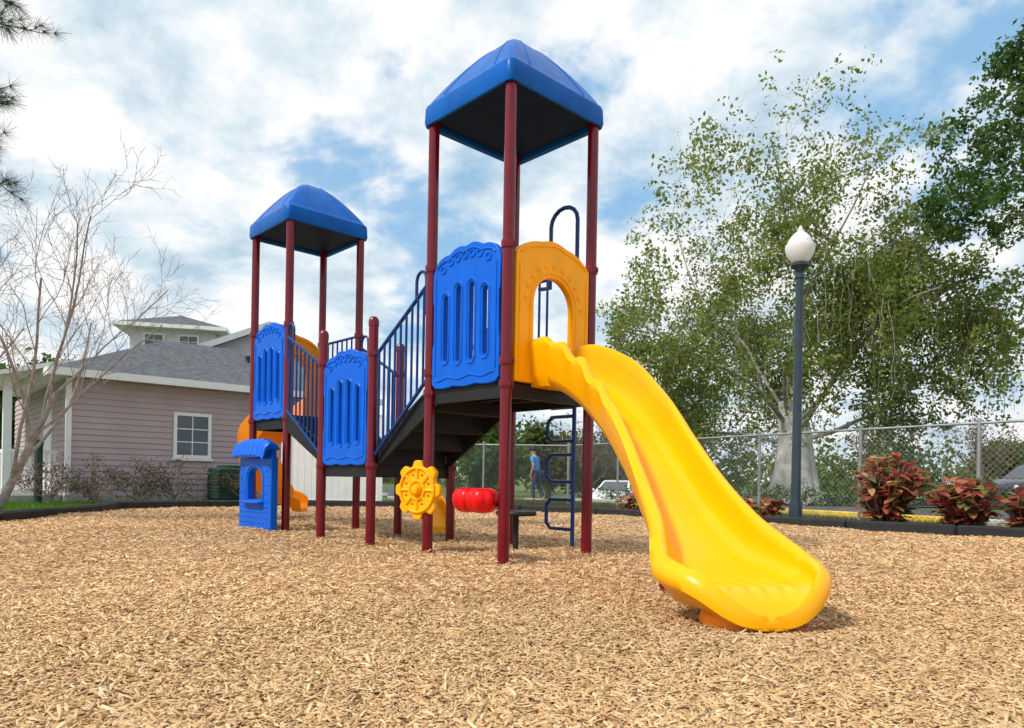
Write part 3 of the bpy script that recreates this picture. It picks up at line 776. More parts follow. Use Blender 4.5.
def oakok(p):
    a=math.atan2(p.z-6.5,p.x-9.9)
    return ((p.x-9.9)/6.8)**2+((p.z-6.5)/7.1)**2<1.0+.07*math.sin(5*a)+.06*math.sin(11*a+1) and not((p.x-12.6)+(p.z-9.4)*.9>1.2 and p.x>11)
tree('oak_tree',(10.2,26,0),'large spreading oak with pale trunk and soft green foliage','tree',oak,29,3.7,.72,bark=M_barkp,leaf=dict(n=9,sp=.17,size=.15,cols=G_yel,asp=.55,clump=.3),flare=.66,
     prune=oakok,thin=oakthin,droop=420)
oak2=dict(max=4,n=[4,7,6,5,4],wob=[.05,.15,.2,.25,.3],up=[0,.02,.0,-.02,-.05],tap=.4,kids=[12,8,6,5],t0=[.6,.2,.2,.15],ang=[50,50,50,50],fan=(95,15),lv=(.85,1.1),ratio=[.66,.55,.58,.6],rr=.36)
def oak2ok(p):
    a=math.atan2(p.z-9.2,p.x-15.5)
    return ((p.x-15.5)/4.6)**2+((p.z-9.2)/3.2)**2+((p.y-18.)/4.6)**2<1+.25*math.sin(6*a+.5)+.15*math.sin(13*a) 
tree('oak_tree',(15.5,18.0,0),'dense deep green oak standing beyond the fence','tree',oak2,5,8.7,.36,bark=M_bark,leaf=dict(n=10,sp=.13,size=.145,cols=G_deep,clump=.3),prune=oak2ok,
     thin=lambda p:.35 if math.sin(p.x*2.1+1)*math.sin(p.z*1.9)>.35 else 1.)
myr=dict(max=4,n=[5,7,6,5,4],wob=[.07,.09,.12,.16,.2],up=[.03,.05,.04,.03,.02],tap=.45,kids=[7,6,6,4],t0=[.3,.25,.2,.2],ang=[30,32,34,38],ratio=[1.35,.62,.6,.55],rr=.49)
tree('bare_tree',(-6.75,9.3,0),'leafless pale-barked tree leaning over lawn near house','tree',myr,21,1.85,.062,d=(.40,.1,1),bark=M_myr,leaf=None)
tree('bare_tree',(-7.9,9.8,0),'leafless pale-barked tree with fine upright twigs','tree',myr,33,1.9,.06,d=(.1,.1,1),bark=M_myr,leaf=None)
# pine at edge
pl=Vector((-8.15,8.2,0)); pe=empty('pine_tree',pl,'pine tree with long-needled drooping branches','tree')
rng=random.Random(4); segs=[([pl,pl+Vector((.1,0,4)),pl+Vector((.15,0,8))],[.2,.16,.1],0)]; tufts=[]
for z,L,dx in((4.0,1.9,.2),(4.3,2.0,.1),(4.6,2.1,-.1),(4.9,2.1,.2),(5.2,2.2,0),(5.5,2.2,.25),(6.0,2.1,.3),(6.4,2.1,.0),(6.7,1.9,.3),(5.2,2.1,-.3),(4.5,1.9,-.35),(5.8,2.1,-.25)):
    d=Vector((1,dx-.1,-.05)).normalized(); p=pl+Vector((.12,0,z)); pts_=[p]
    for i in range(6): d=(d+Vector((0,rng.gauss(0,.12),.02+rng.gauss(0,.08)))).normalized(); p=p+d*L/6; pts_.append(p)
    segs.append((pts_,[.03,.026,.02,.016,.012,.009,.006],2))
    for i in range(2,7):
        for s in range(3):
            dd=(d+Vector([rng.gauss(0,.6) for _ in range(3)])).normalized(); q=pts_[i]+dd*rng.uniform(.12,.3); segs.append(([pts_[i],pts_[i].lerp(q,.5)+Vector((0,0,-.02)),q],[.008,.006,.004],4)); tufts.append((q,dd)); tufts.append((pts_[i].lerp(q,.55),dd))
wood(segs,'trunk',M_bark,pe,pl)
g=np.random.default_rng(9); V=[];T=[]
for q,dd in tufts:
    for j in range(55):
        v=np.array(dd)*.7+g.normal(0,.6,3); v/=np.linalg.norm(v); L=g.uniform(.10,.2); s=np.cross(v,g.normal(0,1,3)); s/=np.linalg.norm(s); o_=np.array(q)
        V+= [o_-s*.0015,o_+s*.0015,o_+v*L+s*.0008+np.array((0,0,-.02)),o_+v*L-s*.0008+np.array((0,0,-.02))]; T+= [(.04,.075,.025)]*4
npmesh('crown',V,np.arange(len(V)).reshape(-1,4),M_leaf,tint=np.array(T)*g.uniform(.7,1.5,(len(T),1)),parent=pe,origin=pl)
med=dict(max=3,n=[4,5,5,4],wob=[.06,.15,.2,.25],up=[0,.06,.02,0],tap=.45,kids=[8,6,5],t0=[.3,.2,.15],ang=[48,48,48],ratio=[1.0,.6,.6],rr=.5)
for i,(x,y,h,cols,lab,nl) in enumerate([(-24,34,3.2,G_mid,'leafy green tree behind the house',12),(-29,36,3.4,G_oak,'leafy green tree behind the house',12),(-1.4,46,2.6,G_mid,'rounded green tree beyond the road',12),(2.5,50,2.6,G_oak,'rounded green tree beyond the road',10),
    (7.,52,2.2,G_mid,'rounded green tree beyond the road',10),(33,48,2.0,G_oak,'green leafy roadside tree',10),(40,52,2.3,G_mid,'green leafy roadside tree',10),(-3.5,60,3.4,G_oak,'rounded green tree beyond the road',10)]):
    tree('leafy_tree',(x,y,terr(x,y)),lab,'tree',med,40+i,h,.22,leaf=dict(n=nl,sp=.42,size=.36,cols=cols),group='trees beyond the road')
for i,(x,y,h) in enumerate([(4.2,40,2.2),(6.2,38,2.1),(26,40,2.0),(21,42,1.8)]):
    tree('bare_tree',(x,y,terr(x,y)),'small leafless tree beyond the road','tree',dict(myr,max=3),60+i,h,.1,bark=M_bark,leaf=dict(n=1,sp=.2,size=.15,cols=[(.14,.1,.05)]),group='bare trees beyond the road')
g=np.random.default_rng(12); cen=[]
for i in range(800):
    x=g.uniform(-70,120); y=g.uniform(66,95)+abs(x)*.12; top_=3.9+1.7*math.sin(x*.21)+1.3*math.sin(x*.57+1)+.8*math.sin(x*1.3)
    cen.append((x,y,g.uniform(-.5,1)*top_*.5+top_*.45-.3))
V,Fq,T=leaves(cen,40,1.0,.75,G_mid+G_oak+G_yel[:1],3)
npmesh('treeline',V,Fq,M_leaf,tint=T,kind='stuff',label='far-off row of green woods beyond the road',category='woods')
def hedge(x0,y0,x1,y1,w_,h,label,seed,cols=G_oak):
    g=np.random.default_rng(seed); n=int(math.hypot(x1-x0,y1-y0)/.12)*6; c=[]
    for i in range(n):
        t=g.random(); o=g.uniform(-.5,.5)*w_; x=x0+(x1-x0)*t; y=y0+(y1-y0)*t+o; c.append((x,y,terr(x,y)+g.uniform(.08,1)*h*(1+.1*math.sin(t*20))))
    V,Fq,T=leaves(c,14,.09,.09,cols,seed)
    npmesh('hedge',V,Fq,M_leaf,tint=T,origin=(x0,y0,0),label=label,category='hedge')
hedge(7.2,22,10.9,22.4,1.0,.62,'low clipped green hedge under the oak',1,G_mid)
hedge(13.0,23.5,20.,25,.9,.55,'low clipped green hedge along the road',2,G_mid)
hedge(2.6,20.5,4.4,20.7,.6,.4,'low green hedge beside the fence',3,G_mid)

def croton(loc,h,rad,n,seed,label):
    g=np.random.default_rng(seed); e=empty('croton_plant',loc,label,'plant',group='red and green shrubs by the fence')
    mb=MB(); stems=[]
    for i in range(max(5,int(n/16))):
        an=g.random()*6.28; rr=rad*math.sqrt(g.uniform(.02,.8)); tp_=Vector(loc)+Vector((math.cos(an)*rr,math.sin(an)*rr,h*(.95-.40*(rr/rad)**2)*g.uniform(.78,.95))); b0=Vector(loc)+Vector((math.cos(an)*.08,math.sin(an)*.08,0))
        mb.tube([b0,b0.lerp(tp_,.5)+Vector((0,0,.04)),tp_],[.014,.01,.006],6); stems.append((b0,tp_))
    mb.obj('stem',M_bark,parent=e,origin=loc)
    V=[];Fq=[];T=[]; pal=[(.40,.09,.07),(.28,.05,.05),(.55,.20,.10),(.15,.22,.06),(.20,.27,.07),(.60,.38,.16),(.20,.07,.05),(.50,.13,.09)]
    for i in range(n):
        b0,tp_=stems[g.integers(0,len(stems))]; t=g.uniform(.15,1.); o=b0.lerp(tp_,t); an=g.random()*6.28; el=g.uniform(-.25,1.0)
        v=Vector((math.cos(an)*math.cos(el),math.sin(an)*math.cos(el),math.sin(el))); L=g.uniform(.15,.25); s=v.cross(Vector((0,0,1))).normalized()*g.uniform(.042,.065); dn=Vector((0,0,-1))
        k=len(V); m1=o+v*L*.35; m2=o+v*L*.7+dn*L*.1; tipp=o+v*L+dn*L*.28
        V+= [o,m1-s,m1,m1+s,m2-s*.9,m2,m2+s*.9,tipp]; V[k+2]=m1+dn*.012; V[k+5]=m2+dn*.012
        Fq+= [(k,k+1,k+2,k+3),(k+1,k+4,k+5,k+2),(k+2,k+5,k+6,k+3),(k+4,k+7,k+6,k+5)]; c=pal[g.choice(8,p=[.19,.14,.16,.11,.09,.10,.06,.15])]; T+=[c]*8
    V=[tuple(v) for v in V]
    npmesh('leaf_mass',V,Fq,M_leaf,tint=np.array(T),parent=e,origin=loc)
croton((5.55,10.65,0),1.34,.60,760,1,'large croton shrub with bronze red and green leaves')
croton((6.25,9.85,0),1.0,.52,500,2,'medium croton shrub with burgundy leaves')
croton((6.75,9.35,0),.74,.44,320,3,'low croton shrub with dark red leaves')
croton((4.2,12.0,0),.52,.34,170,4,'small croton shrub by the lamp base')
croton((2.35,13.9,0),.50,.30,120,5,'small croton shrub near a fence post')

def tufts_grass(n,fx,seed,label,cols):
    g=np.random.default_rng(seed); xy=fx(g,n); k=len(xy)
    h=g.uniform(.04,.11,k); an=g.random(k)*6.28; s=np.stack([np.cos(an),np.sin(an),0*an],-1)*.006
    z=np.array([terr(a,b) for a,b in xy]); o=np.column_stack([xy,z]); tip=o+np.column_stack([g.normal(0,.03,(k,2)),h])
    V=np.stack([o-s,o+s,tip+s*.2,tip-s*.2],1).reshape(-1,3); c=np.array(cols)[g.integers(0,len(cols),k)]
    npmesh('grass',V,np.arange(k*4).reshape(-1,4),M_leaf,tint=np.repeat(c,4,0),kind='stuff',label=label,category='grass')
def fl(g,n):
    x=g.uniform(-16,-5.2,n); y=g.uniform(7.5,15,n); k=~inside(x,y); return np.column_stack([x[k],y[k]])
tufts_grass(60000,fl,5,'short green lawn grass beside the house',[(.10,.24,.02),(.14,.28,.03),(.07,.16,.02)])
def fr(g,n):
    t=g.uniform(-3,16,n); o=g.uniform(-.9,1.8,n); p=np.column_stack([F0.x+fdir.x*t+fn.x*o,F0.y+fdir.y*t+fn.y*o]); k=~inside(p[:,0],p[:,1]); return p[k]
tufts_grass(40000,fr,6,'patchy grass along the chain-link fence',[(.08,.13,.03),(.14,.12,.05),(.06,.10,.02),(.18,.14,.08)])

shr=dict(max=3,n=[3,4,3,3],wob=[.1,.2,.25,.3],up=[.0,.05,.02,0],tap=.5,kids=[11,6,4],t0=[.1,.2,.2],ang=[50,42,45],ratio=[3.2,.55,.55],rr=.6)
for i,(x,y) in enumerate([(-8.6,13.4),(-8.0,13.9),(-7.5,14.3),(-6.9,14.75),(-5.7,15.6),(-4.9,16.1)]):
    tree('bare_shrub',(x,y,0),'twiggy brown shrub with few leaves against house wall','shrub',shr,80+i,.24,.022,bark=M_bark,leaf=dict(n=1,sp=.05,size=.05,cols=[(.14,.05,.03),(.07,.09,.03)]),group='shrubs along the house')

# ------------------------------------------------ HOUSE
eh=Vector((.746,.666,0)).normalized(); nh=Vector((-eh.y,eh.x,0)); A0=Vector((-8.9,14.4,0))
RH=Matrix((eh,nh,Vector((0,0,1)))).transposed()
def HP(e_,n_,z=0.): return A0+eh*e_+nh*n_+Vector((0,0,z))
house=empty('house',A0,'single-storey house with mauve lap siding and grey shingle roof','house')
def hpart(mb,name,mat,parent=house,**k): return mb.obj(name,mat,parent=parent,origin=A0,**k)
HL,HD,HE=6.6,7.,2.55
def siding(mb,p0,p1,z0,z1,outv,c=.125):
    n=int(round((z1-z0)/c)); c=(z1-z0)/n
    for i in range(n):
        a=z0+i*c; b=a+c; o1=outv*.022; o0=outv*.003
        u=Vector((0,0,1))
        mb.add([p0+o1+u*a,p1+o1+u*a,p1+o0+u*b,p0+o0+u*b,p0+o0*0+u*a,p1+o0*0+u*a],[(0,1,2,3),(4,5,1,0)])
mb=MB()
mb.box(HP(HL/2,HD/2,HE/2),(HL,HD,HE),RH)
siding(mb,HP(0,0),HP(HL,0),.18,HE-.02,-nh); siding(mb,HP(0,HD),HP(0,0),.18,HE-.02,-eh)
hpart(mb,'wall',M_side,smooth=False)
mb=MB(); mb.box(HP(HL/2,-.02,.09),(HL+.06,.06,.18),RH); mb.box(HP(-.02,HD/2,.09),(.06,HD,.178),RH)
hpart(mb,'foundation',M_conc)
for e_,n_ in((0,0),(HL,0)):
    mb=MB(); mb.box(HP(e_-.0,n_-.02,HE/2+.09),(.10,.07,HE-.19),RH)
    hpart(mb,'corner_trim',M_white)
def hiproof(e0,e1,n0,n1,z0,z1,parent,mat=M_shing,trim=M_white,org=None,T=HP,rot=RH,nm='roof'):
    mb=MB(); hd=(n1-n0)/2; hl=(e1-e0)/2; m=min(hd,hl)
    if hl>=hd: r0=T(e0+m,n0+hd,z1); r1=T(e1-m,n0+hd,z1)
    else: r0=T(e0+hl,n0+m,z1); r1=T(e0+hl,n1-m,z1)
    c=[T(e0,n0,z0),T(e1,n0,z0),T(e1,n1,z0),T(e0,n1,z0)]
    if hl>=hd: fs=[(0,1,5,4),(1,2,5),(2,3,4,5),(3,0,4)]
    else: fs=[(0,1,4),(1,2,5,4),(2,3,5),(3,0,4,5)]
    mb.add(c+[r0,r1],fs+[(3,2,1,0)])
    ro=mb.obj(nm,mat,parent=parent,origin=org,smooth=False)
    mb=MB(); cx=(e0+e1)/2; cy=(n0+n1)/2
    mb.box(T(cx,n0+.0,z0-.06),(e1-e0+.04,.05,.15),rot); mb.box(T(cx,n1,z0-.06),(e1-e0+.04,.05,.15),rot)
    mb.box(T(e0,cy,z0-.061),(.05,n1-n0-.06,.148),rot); mb.box(T(e1,cy,z0-.061),(.05,n1-n0-.06,.148),rot)
    mb.box(T(cx,cy,z0-.10),(e1-e0-.06,n1-n0-.06,.02),rot)
    mb.obj('fascia',trim,parent=ro,origin=org)
    return ro
rf=hiproof(-.4,HL+.4,-.4,5.4,HE+.12,HE+1.42,house,org=A0)
mb=MB(); mb.lathe([(.05,0),(.05,.35),(.08,.36),(.08,.42)],HP(4.2,1.5,3.25),12); mb.obj('roof_vent',M_dark,parent=rf,origin=A0)
def gable(e0,e1,n0,n1,zb,ze,zr):
    mb=MB(); mb.box(HP((e0+e1)/2,(n0+n1)/2,(zb+ze)/2),(e1-e0,n1-n0,ze-zb),RH)
    em=(e0+e1)/2
    mb.add([HP(e0,n0,ze),HP(e1,n0,ze),HP(em,n0,zr),HP(e0,n1,ze),HP(e1,n1,ze),HP(em,n1,zr)],[(0,1,2),(5,4,3)])
    hpart(mb,'gable_wall',M_cream,smooth=False)
    mb=MB(); o=.35; k=(zr-ze)/(em-e0)
    for s,ex in((-1,e0-o),(1,e1+o)):
        z_=ze-k*o+.06; t=.09
        vs=[HP(ex,n0-o,z_),HP(em,n0-o,zr+.06),HP(em,n1+o,zr+.06),HP(ex,n1+o,z_)]
        vs+= [v+Vector((0,0,t)) for v in vs]
        mb.add(vs,[(3,2,1,0),(4,5,6,7),(0,1,5,4),(1,2,6,5),(2,3,7,6),(3,0,4,7)])
    g_=hpart(mb,'gable_roof',M_shing,smooth=False)
    mb=MB()
    for ex in(e0-o,e1+o):
        z_=ze-k*o+.02; p0=HP(ex,n0-o-.03,z_); p1=HP(em,n0-o-.03,zr+.02); U=Vector((0,0,.17)); D=nh*.025
        vs=[p0-D,p1-D,p1-D+U,p0-D+U,p0+D,p1+D,p1+D+U,p0+D+U]
        mb.add(vs,[(0,1,2,3),(7,6,5,4),(0,4,5,1),(1,5,6,2),(2,6,7,3),(3,7,4,0)])
    mb.obj('rake_board',M_white,parent=g_,origin=A0)
gable(3.2,7.4,3.2,8.0,2.4,3.75,4.75)
mb=MB(); mb.tube([HP(HL-.12,-.06,.2),HP(HL-.12,-.06,HE-.1),HP(HL-.12,-.3,HE)],.035,8); hpart(mb,'downspout',M_white)
def window(e_,z,wd,ht,T,rot,outv,parent,org,pn=(2,3)):
    mb=MB(); f=.07
    for s in(-1,1):
        mb.box(T(e_+s*(wd/2-f/2),0,z)+outv*.035,(f,.06,ht),rot)
        mb.box(T(e_,0,z+s*(ht/2-f/2))+outv*.034,(wd-2*f,.058,f),rot)
    for i in range(1,pn[0]): mb.box(T(e_-wd/2+f+(wd-2*f)*i/pn[0],0,z)+outv*.03,(.02,.02,ht-2*f),rot)
    for j in range(1,pn[1]): mb.box(T(e_,0,z-ht/2+f+(ht-2*f)*j/pn[1])+outv*.0302,(wd-2*f,.0205,.022),rot)
    mb.box(T(e_,0,z-ht/2-.03)+outv*.045,(wd+.08,.09,.05),rot)
    fr_=mb.obj('window',M_white,parent=parent,origin=org)
    mb=MB(); mb.box(T(e_,0,z)+outv*.024,(wd-2*f,.006,ht-2*f),rot); mb.obj('window_pane',M_glass,parent=fr_,origin=org)
window(2.38,1.50,.80,1.0,HP,RH,-nh,house,A0)
for n_ in(.5,2.6,4.7):
    mb=MB(); mb.box(HP(-.95,n_,1.28),(.14,.14,2.4),RH); mb.box(HP(-.95,n_,.16),(.2,.2,.3),RH)
    hpart(mb,'porch_column',M_white)
mb=MB()
mb.box(HP(-.95,2.6,1.05),(.07,4.1,.07),RH); mb.box(HP(-.95,2.6,.22),(.06,4.1,.05),RH)
for i in range(30): mb.box(HP(-.95,.65+.135*i,.63),(.045,.045,.80),RH)
mb.box(HP(-.5,.45,1.05),(.8,.06,.07),RH); mb.box(HP(-.5,.45,.22),(.8,.05,.05),RH)
for i in range(6): mb.box(HP(-.85+.14*i,.45,.63),(.045,.045,.80),RH)
hpart(mb,'porch_railing',M_white)
mb=MB(); mb.add([HP(-1.5,.1,2.38),HP(-1.5,5.4,2.38),HP(.1,5.4,2.85),HP(.1,.1,2.85),HP(-1.5,.1,2.46),HP(-1.5,5.4,2.46),HP(.1,5.4,2.95),HP(.1,.1,2.95)],[(0,1,2,3),(7,6,5,4),(0,3,7,4),(1,5,6,2),(0,4,5,1)]); hpart(mb,'porch_roof',[M_white],smooth=False)
mb=MB(); mb.box(HP(-.55,2.7,.09),(1.2,5.2,.18),RH); hpart(mb,'porch_floor',M_conc)
mb=MB(); mb.box(HP(-.02,2.0,1.22),(.05,.95,2.05),RH); hpart(mb,'door',M_white)
ac=HP(2.95,-.75,0); mb=MB(); mb.box(ac+Vector((0,0,.05)),(.85,.85,.1),RH); mb.box(ac+Vector((0,0,.45)),(.72,.72,.7),RH,bev=.03)
for i in range(9): mb.box(ac+Vector((0,0,.16+.07*i)),(.745,.745,.014),RH)
mb.lathe([(.27,0),(.27,.05),(.05,.06)],ac+Vector((0,0,.80)),20)
mb.obj('air_conditioner',M_green,origin=ac,label='dark green outdoor air conditioning unit beside house wall',category='air conditioner')
em=HP(1.45,-.05,0); mb=MB(); mb.box(em+Vector((0,0,.75)),(.16,.1,.26),RH,bev=.02); mb.tube([em,em+Vector((0,0,.7))],.022,8); mb.lathe([(.06,0),(.05,.05)],em+Vector((0,0,.76))-nh*.05,12,rot=Matrix((eh,Vector((0,0,1)),-nh)).transposed())
mb.obj('electric_meter',M_galv,origin=em,label='grey electric meter box on siding wall',category='meter')
gp=Vector((-9.15,13.9,0)); mb=MB(); mb.lathe([(.07,0),(.07,1.15),(.085,1.16),(.08,1.25),(.01,1.27)],gp,12); mb.obj('utility_post',M_green,origin=gp,label='short dark green utility post near house corner',category='post')

def simple_house(loc,rz,w_,d_,h,rz_top,label,wins,wallm=M_cream):
    T0=Vector(loc); m=Matrix.Rotation(rz,3,'Z')
    def T(e_,n_,z=0.): return T0+m@Vector((e_,n_,z))
    e=empty('house',T0,label,'house'); mb=MB(); mb.box(T(w_/2,d_/2,h/2),(w_,d_,h),m); mb.obj('wall',wallm,parent=e,origin=T0,smooth=False)
    hiproof(-.5,w_+.5,-.5,d_+.5,h+.1,rz_top,e,org=T0,T=T,rot=m)
    for (x,z,ww,hh) in wins: window(x,z,ww,hh,T,m,m@Vector((0,-1,0)),e,T0)
    return e
simple_house((-15.5,29,0),R(14),3.2,5,6.55,7.45,'two-storey pale grey house with dark hip roof',[(.9,5.95,.8,.8),(2.2,5.95,.8,.8)])
w0=Vector((-4.85,15.3,0)); wf=empty('vinyl_fence',w0,'tall white vinyl privacy fence beside house','fence')
w1=Vector((-2.9,15.75,0)); d=(w1-w0).normalized(); rw=Matrix((d,Vector((-d.y,d.x,0)),Vector((0,0,1)))).transposed(); L=(w1-w0).length
mb=MB()
for i in range(14): mb.box(w0+d*(L*(i+.5)/14)+Vector((0,0,1.0)),(L/14-.004,.03,1.8),rw,bev=.003)
mb.box(w0+d*L/2+Vector((0,0,1.93)),(L,.06,.08),rw); mb.box(w0+d*L/2+Vector((0,0,.1)),(L,.06,.08),rw); mb.obj('fence_panel',M_white,parent=wf,origin=w0)
for t in(0,1):
    mb=MB(); p=w0+d*L*t; mb.box(p+Vector((0,0,1.)),(.12,.12,2.0),rw); mb.lathe([(.1,0),(.1,.02),(.01,.08)],p+Vector((0,0,2.0)),4,rot=rw@Matrix.Rotation(R(45),3,'Z')); mb.obj('fence_post',M_white,parent=wf,origin=w0)

# ------------------------------------------------ cars
def car(loc,rz,label,paint,suv=False):
    e=empty('parked_car',loc,label,'car',rz=rz,group='cars parked beyond the fence')
    k=1.14 if suv else 1.
    lo=[(-2.25,.50,.62,.70),(-2.2,.38,.90,.80),(-1.95,.30,.99,.87),(-1.2,.26,1.0,.90),(0,.25,.97,.91),(1.0,.26,.95,.90),(1.55,.28,.88,.88),(2.0,.30,.78,.83),(2.2,.36,.66,.72),(2.27,.45,.55,.6)]
    mb=MB(); vs=[]; m=10
    for x,zb,zt,hw in lo:
        zt*=k; pr=[(-hw*.85,zb),(-hw,zb+.1),(-hw*1.01,(zb+zt)/2),(-hw*.97,zt-.08),(-hw*.86,zt),(hw*.86,zt),(hw*.97,zt-.08),(hw*1.01,(zb+zt)/2),(hw,zb+.1),(hw*.85,zb)]
        vs+=[(x,y,z) for y,z in pr]
    fs=[(i*m+j,i*m+(j+1)%m,(i+1)*m+(j+1)%m,(i+1)*m+j) for i in range(len(lo)-1) for j in range(m)]+[tuple(range(m)),tuple((len(lo)-1)*m+j for j in range(m-1,-1,-1))]
    mb.add(vs,fs)
    rx=-2.0 if suv else -1.75; zt=1.72 if suv else 1.43; zb=.96*k
    r0=rx+(.25 if suv else .65)
    B=[(rx,-.8,zb-.03),(1.1,-.8,zb-.05),(1.1,.8,zb-.05),(rx,.8,zb-.03)]
    Tt=[(r0,-.60,zt-.03),(-.5,-.62,zt+.01),(.2,-.60,zt-.03),(.2,.60,zt-.03),(-.5,.62,zt+.01),(r0,.60,zt-.03)]
    mb.add(B+Tt,[(0,1,6,5,4),(1,2,7,6),(2,3,9,8,7),(3,0,4,9),(4,5,8,9),(5,6,7,8),(3,2,1,0)])
    mb.obj('body',paint,parent=e)
    def quadp(pts,nm,mat,off):
        m_=MB(); P_=[Vector(p) for p in pts]; nrm=(P_[1]-P_[0]).cross(P_[2]-P_[0]).normalized()*off; m_.add([p+nrm for p in P_]+[p-nrm for p in P_],[tuple(range(len(P_))),tuple(range(2*len(P_)-1,len(P_)-1,-1))]+[(i,i+len(P_),(i+1)%len(P_)+len(P_),(i+1)%len(P_)) for i in range(len(P_))]); m_.obj(nm,mat,parent=e)
    def lerp(a,b,t): return tuple(a[i]+(b[i]-a[i])*t for i in range(3))
    for s in(-1,1):
        a=(rx,s*.8,zb-.03); b=(1.1,s*.8,zb-.05); c=(.2,s*.6,zt-.03); d=(r0,s*.6,zt-.03)
        def q(u,v): return lerp(lerp(a,b,u),lerp(d,c,u),v)
        for u0,u1 in((.08,.46),(.50,.90)): quadp([q(u0,.12),q(u1,.12),q(min(u1,.93),.88),q(u0+.02,.88)],'side_window',M_glass,.008)
    fa=[(1.1,-.8,zb-.05),(1.1,.8,zb-.05),(.2,.6,zt-.03),(.2,-.6,zt-.03)]
    def q(u,v): return lerp(lerp(fa[0],fa[1],u),lerp(fa[3],fa[2],u),v)
    quadp([q(.07,.08),q(.93,.08),q(.93,.92),q(.07,.92)],'windshield',M_glass,.008)
    fa=[(rx,-.8,zb-.03),(rx,.8,zb-.03),(r0,.6,zt-.03),(r0,-.6,zt-.03)]
    quadp([q(.1,.12),q(.9,.12),q(.9,.88),q(.1,.88)],'rear_window',M_glass,.008)
    for x in(-1.4,1.38):
        for s in(-1,1):
            rt_=Matrix.Rotation(R(90)*(-s),3,'X'); m_=MB(); m_.lathe([(.20,-.1),(.32,-.1),(.335,-.07),(.335,.07),(.32,.1),(.20,.1)],(x,s*.80,.335),24,rot=rt_); wh=m_.obj('wheel',M_tyre,parent=e)
            m_=MB(); m_.lathe([(.21,.08),(.2,.105),(.08,.10),(.05,.115),(.01,.115)],(x,s*.80,.335),20,rot=rt_); m_.obj('rim',M_rim,parent=wh)
    for s in(-1,1):
        m_=MB(); m_.box((2.13,s*.58,.62*k),(.16,.28,.12),Matrix.Rotation(-s*.3,3,'Z'),bev=.03); m_.obj('headlight',M_hl,parent=e)
        m_=MB(); m_.box((-2.18,s*.62,.78*k),(.1,.22,.14),bev=.03); m_.obj('tail_light',M_tl,parent=e)
        m_=MB(); m_.box((.85,s*.93,zb+.03),(.12,.16,.11),bev=.03); m_.obj('wing_mirror',paint,parent=e)
    m_=MB(); m_.box((2.255,0,.50*k),(.04,.7,.13),bev=.01); m_.obj('grille',M_dark,parent=e)
car((4.85,33,-.72),R(-112),'white sedan parked beyond the fence',M_silver)
car((24.0,33,.03),R(200),'dark sport utility vehicle parked beyond fence',M_black,suv=True)

# ------------------------------------------------ person
def skinobj(name,V,E,Rd,mat,parent,sub=2,root=0):
    me=bpy.data.meshes.new(name); me.from_pydata(V,E,[]); ob=bpy.data.objects.new(name,me); COL.objects.link(ob)
    ob.parent=parent; me.materials.append(mat)
    m=ob.modifiers.new('skin','SKIN'); sk=me.skin_vertices[0].data
    for i,r_ in enumerate(Rd): sk[i].radius=(r_,r_) if not isinstance(r_,tuple) else r_; sk[i].use_root=(i==root)
    m.use_smooth_shade=True; s=ob.modifiers.new('sub','SUBSURF'); s.levels=sub; s.render_levels=sub
    dg=bpy.context.evaluated_depsgraph_get(); nm=bpy.data.meshes.new_from_object(ob.evaluated_get(dg)); ob.modifiers.clear(); ob.data=nm
    nm.shade_smooth()
    return ob
px_,py_=.78,22.4
pe=empty('person',(px_,py_,terr(px_,py_)),'person in blue shirt and dark jeans leaning forward on grass','person',rz=R(60))
def LN(p,an=R(-12)):
    x,y,z=p
    if z<.96 and not abs(x)>.15: return (x,y,z)
    c_,s_=math.cos(an),math.sin(an); z-=.95; return (x,y*c_-z*s_,.95+y*s_+z*c_)
V=[(0,0,.95),(0,0,1.10),(0,0,1.28),(0,.0,1.42),(0,.01,1.50),(0,.02,1.58),(0,.02,1.68),
   (-.17,0,1.41),(-.22,-.03,1.15),(-.21,.10,.95),(-.20,.14,.87), (.17,0,1.41),(.22,.04,1.15),(.21,.19,.98),(.20,.22,.90),
   (-.09,0,.92),(-.10,.10,.50),(-.10,.05,.09),(-.10,.17,.035), (.09,0,.92),(.10,-.02,.49),(.10,-.20,.12),(.10,-.10,.04)]
E=[(0,1),(1,2),(2,3),(3,4),(4,5),(5,6),(3,7),(7,8),(8,9),(9,10),(3,11),(11,12),(12,13),(13,14),(0,15),(15,16),(16,17),(17,18),(0,19),(19,20),(20,21),(21,22)]
Rd=[(.15,.10),(.135,.09),(.15,.10),(.12,.08),.055,.085,.085,.055,.042,.032,.035,.055,.042,.032,.035,.085,.055,.04,.035,.085,.055,.04,.035]
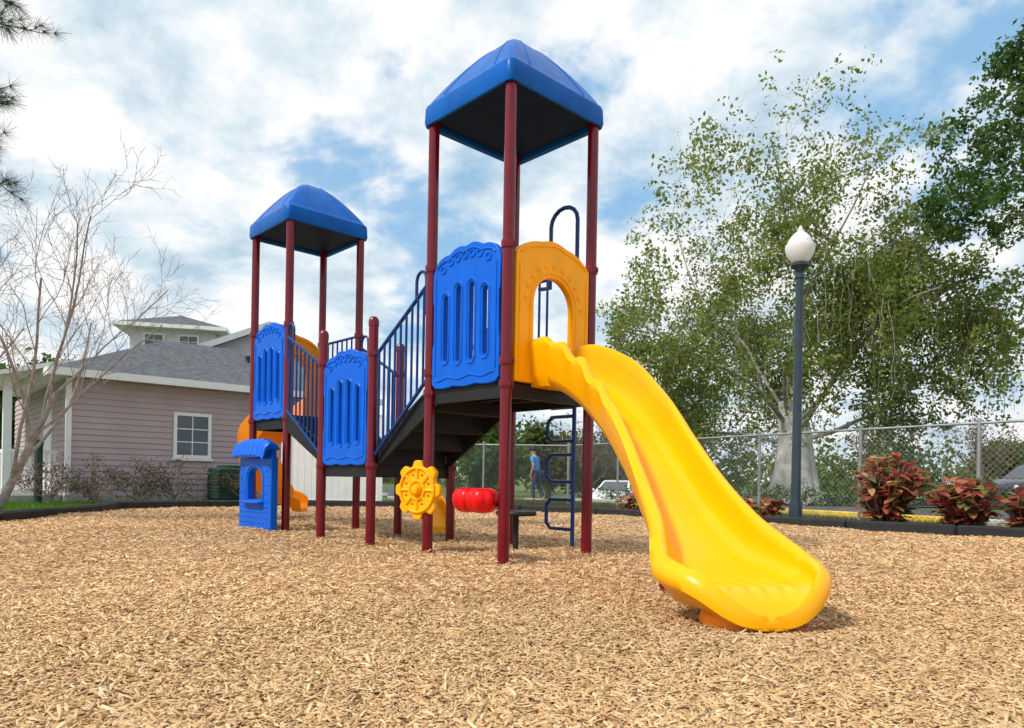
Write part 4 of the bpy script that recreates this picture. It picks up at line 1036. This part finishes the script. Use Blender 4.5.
for base,bv,s in((10,V[10],-1),(14,V[14],1)):
    for j,(dy,L) in enumerate(((-.025,.07),(-.009,.08),(.008,.078),(.024,.06))):
        i=len(V); V.append((bv[0],bv[1]+dy,bv[2]-.05)); V.append((bv[0]-s*.01,bv[1]+dy,bv[2]-.05-L*.5)); V.append((bv[0]-s*.02,bv[1]+dy,bv[2]-.05-L)); E+=[(base,i),(i,i+1),(i+1,i+2)]; Rd+=[.011,.009,.007]
    i=len(V); V.append((bv[0]-s*.01,bv[1]+.04,bv[2]-.02)); V.append((bv[0]-s*.02,bv[1]+.055,bv[2]-.06)); E+=[(base,i),(i,i+1)]; Rd+=[.012,.009]
V=[LN(v) for v in V]
skinobj('body',V,E,Rd,M_skin,pe)
sV=[V[0],V[1],V[2],V[3],V[7],LN((-.205,-.02,1.24)),V[11],LN((.205,.02,1.24))]
skinobj('shirt',sV,[(0,1),(1,2),(2,3),(3,4),(4,5),(3,6),(6,7)],[(.165,.115),(.155,.11),(.17,.12),(.135,.095),.075,.06,.075,.06],M_shirt,pe)
skinobj('trousers',[V[0],V[15],V[16],(-.10,.055,.14),V[19],V[20],(.10,-.17,.16)],[(0,1),(1,2),(2,3),(0,4),(4,5),(5,6)],[(.155,.11),.10,.07,.06,.10,.07,.06],M_jean,pe)
for s,(x,y,z) in((0,(-.1,.11,.05)),(1,(.1,-.13,.06))):
    mb=MB(); mb.box((x,y,z),(.1,.27,.09),bev=.03); mb.obj('shoe',M_shoe,parent=pe)
RX=Matrix.Rotation(R(-12),3,'X')
mb=MB(); mb.lathe([(.075,0),(.094,.03),(.098,.08),(.085,.13),(.05,.165),(.005,.175)],LN((0,0,1.625)),20,rot=RX); mb.obj('hair',M_hair,parent=pe)
mb=MB(); mb.lathe([(.014,-.02),(.014,0),(.004,.02)],LN((0,.11,1.60)),8,rot=Matrix.Rotation(R(-92),3,'X')); mb.obj('nose',M_skin,parent=pe)
for s in(-1,1):
    mb=MB(); mb.lathe([(.004,-.01),(.011,0),(.004,.008)],LN((s*.033,.098,1.63)),10,rot=Matrix.Rotation(R(-102),3,'X')); mb.obj('eye',M_hair,parent=pe)
    mb=MB(); mb.lathe([(.01,-.03),(.018,0),(.01,.03)],LN((s*.088,.02,1.61)),10,rot=RX); mb.obj('ear',M_skin,parent=pe)
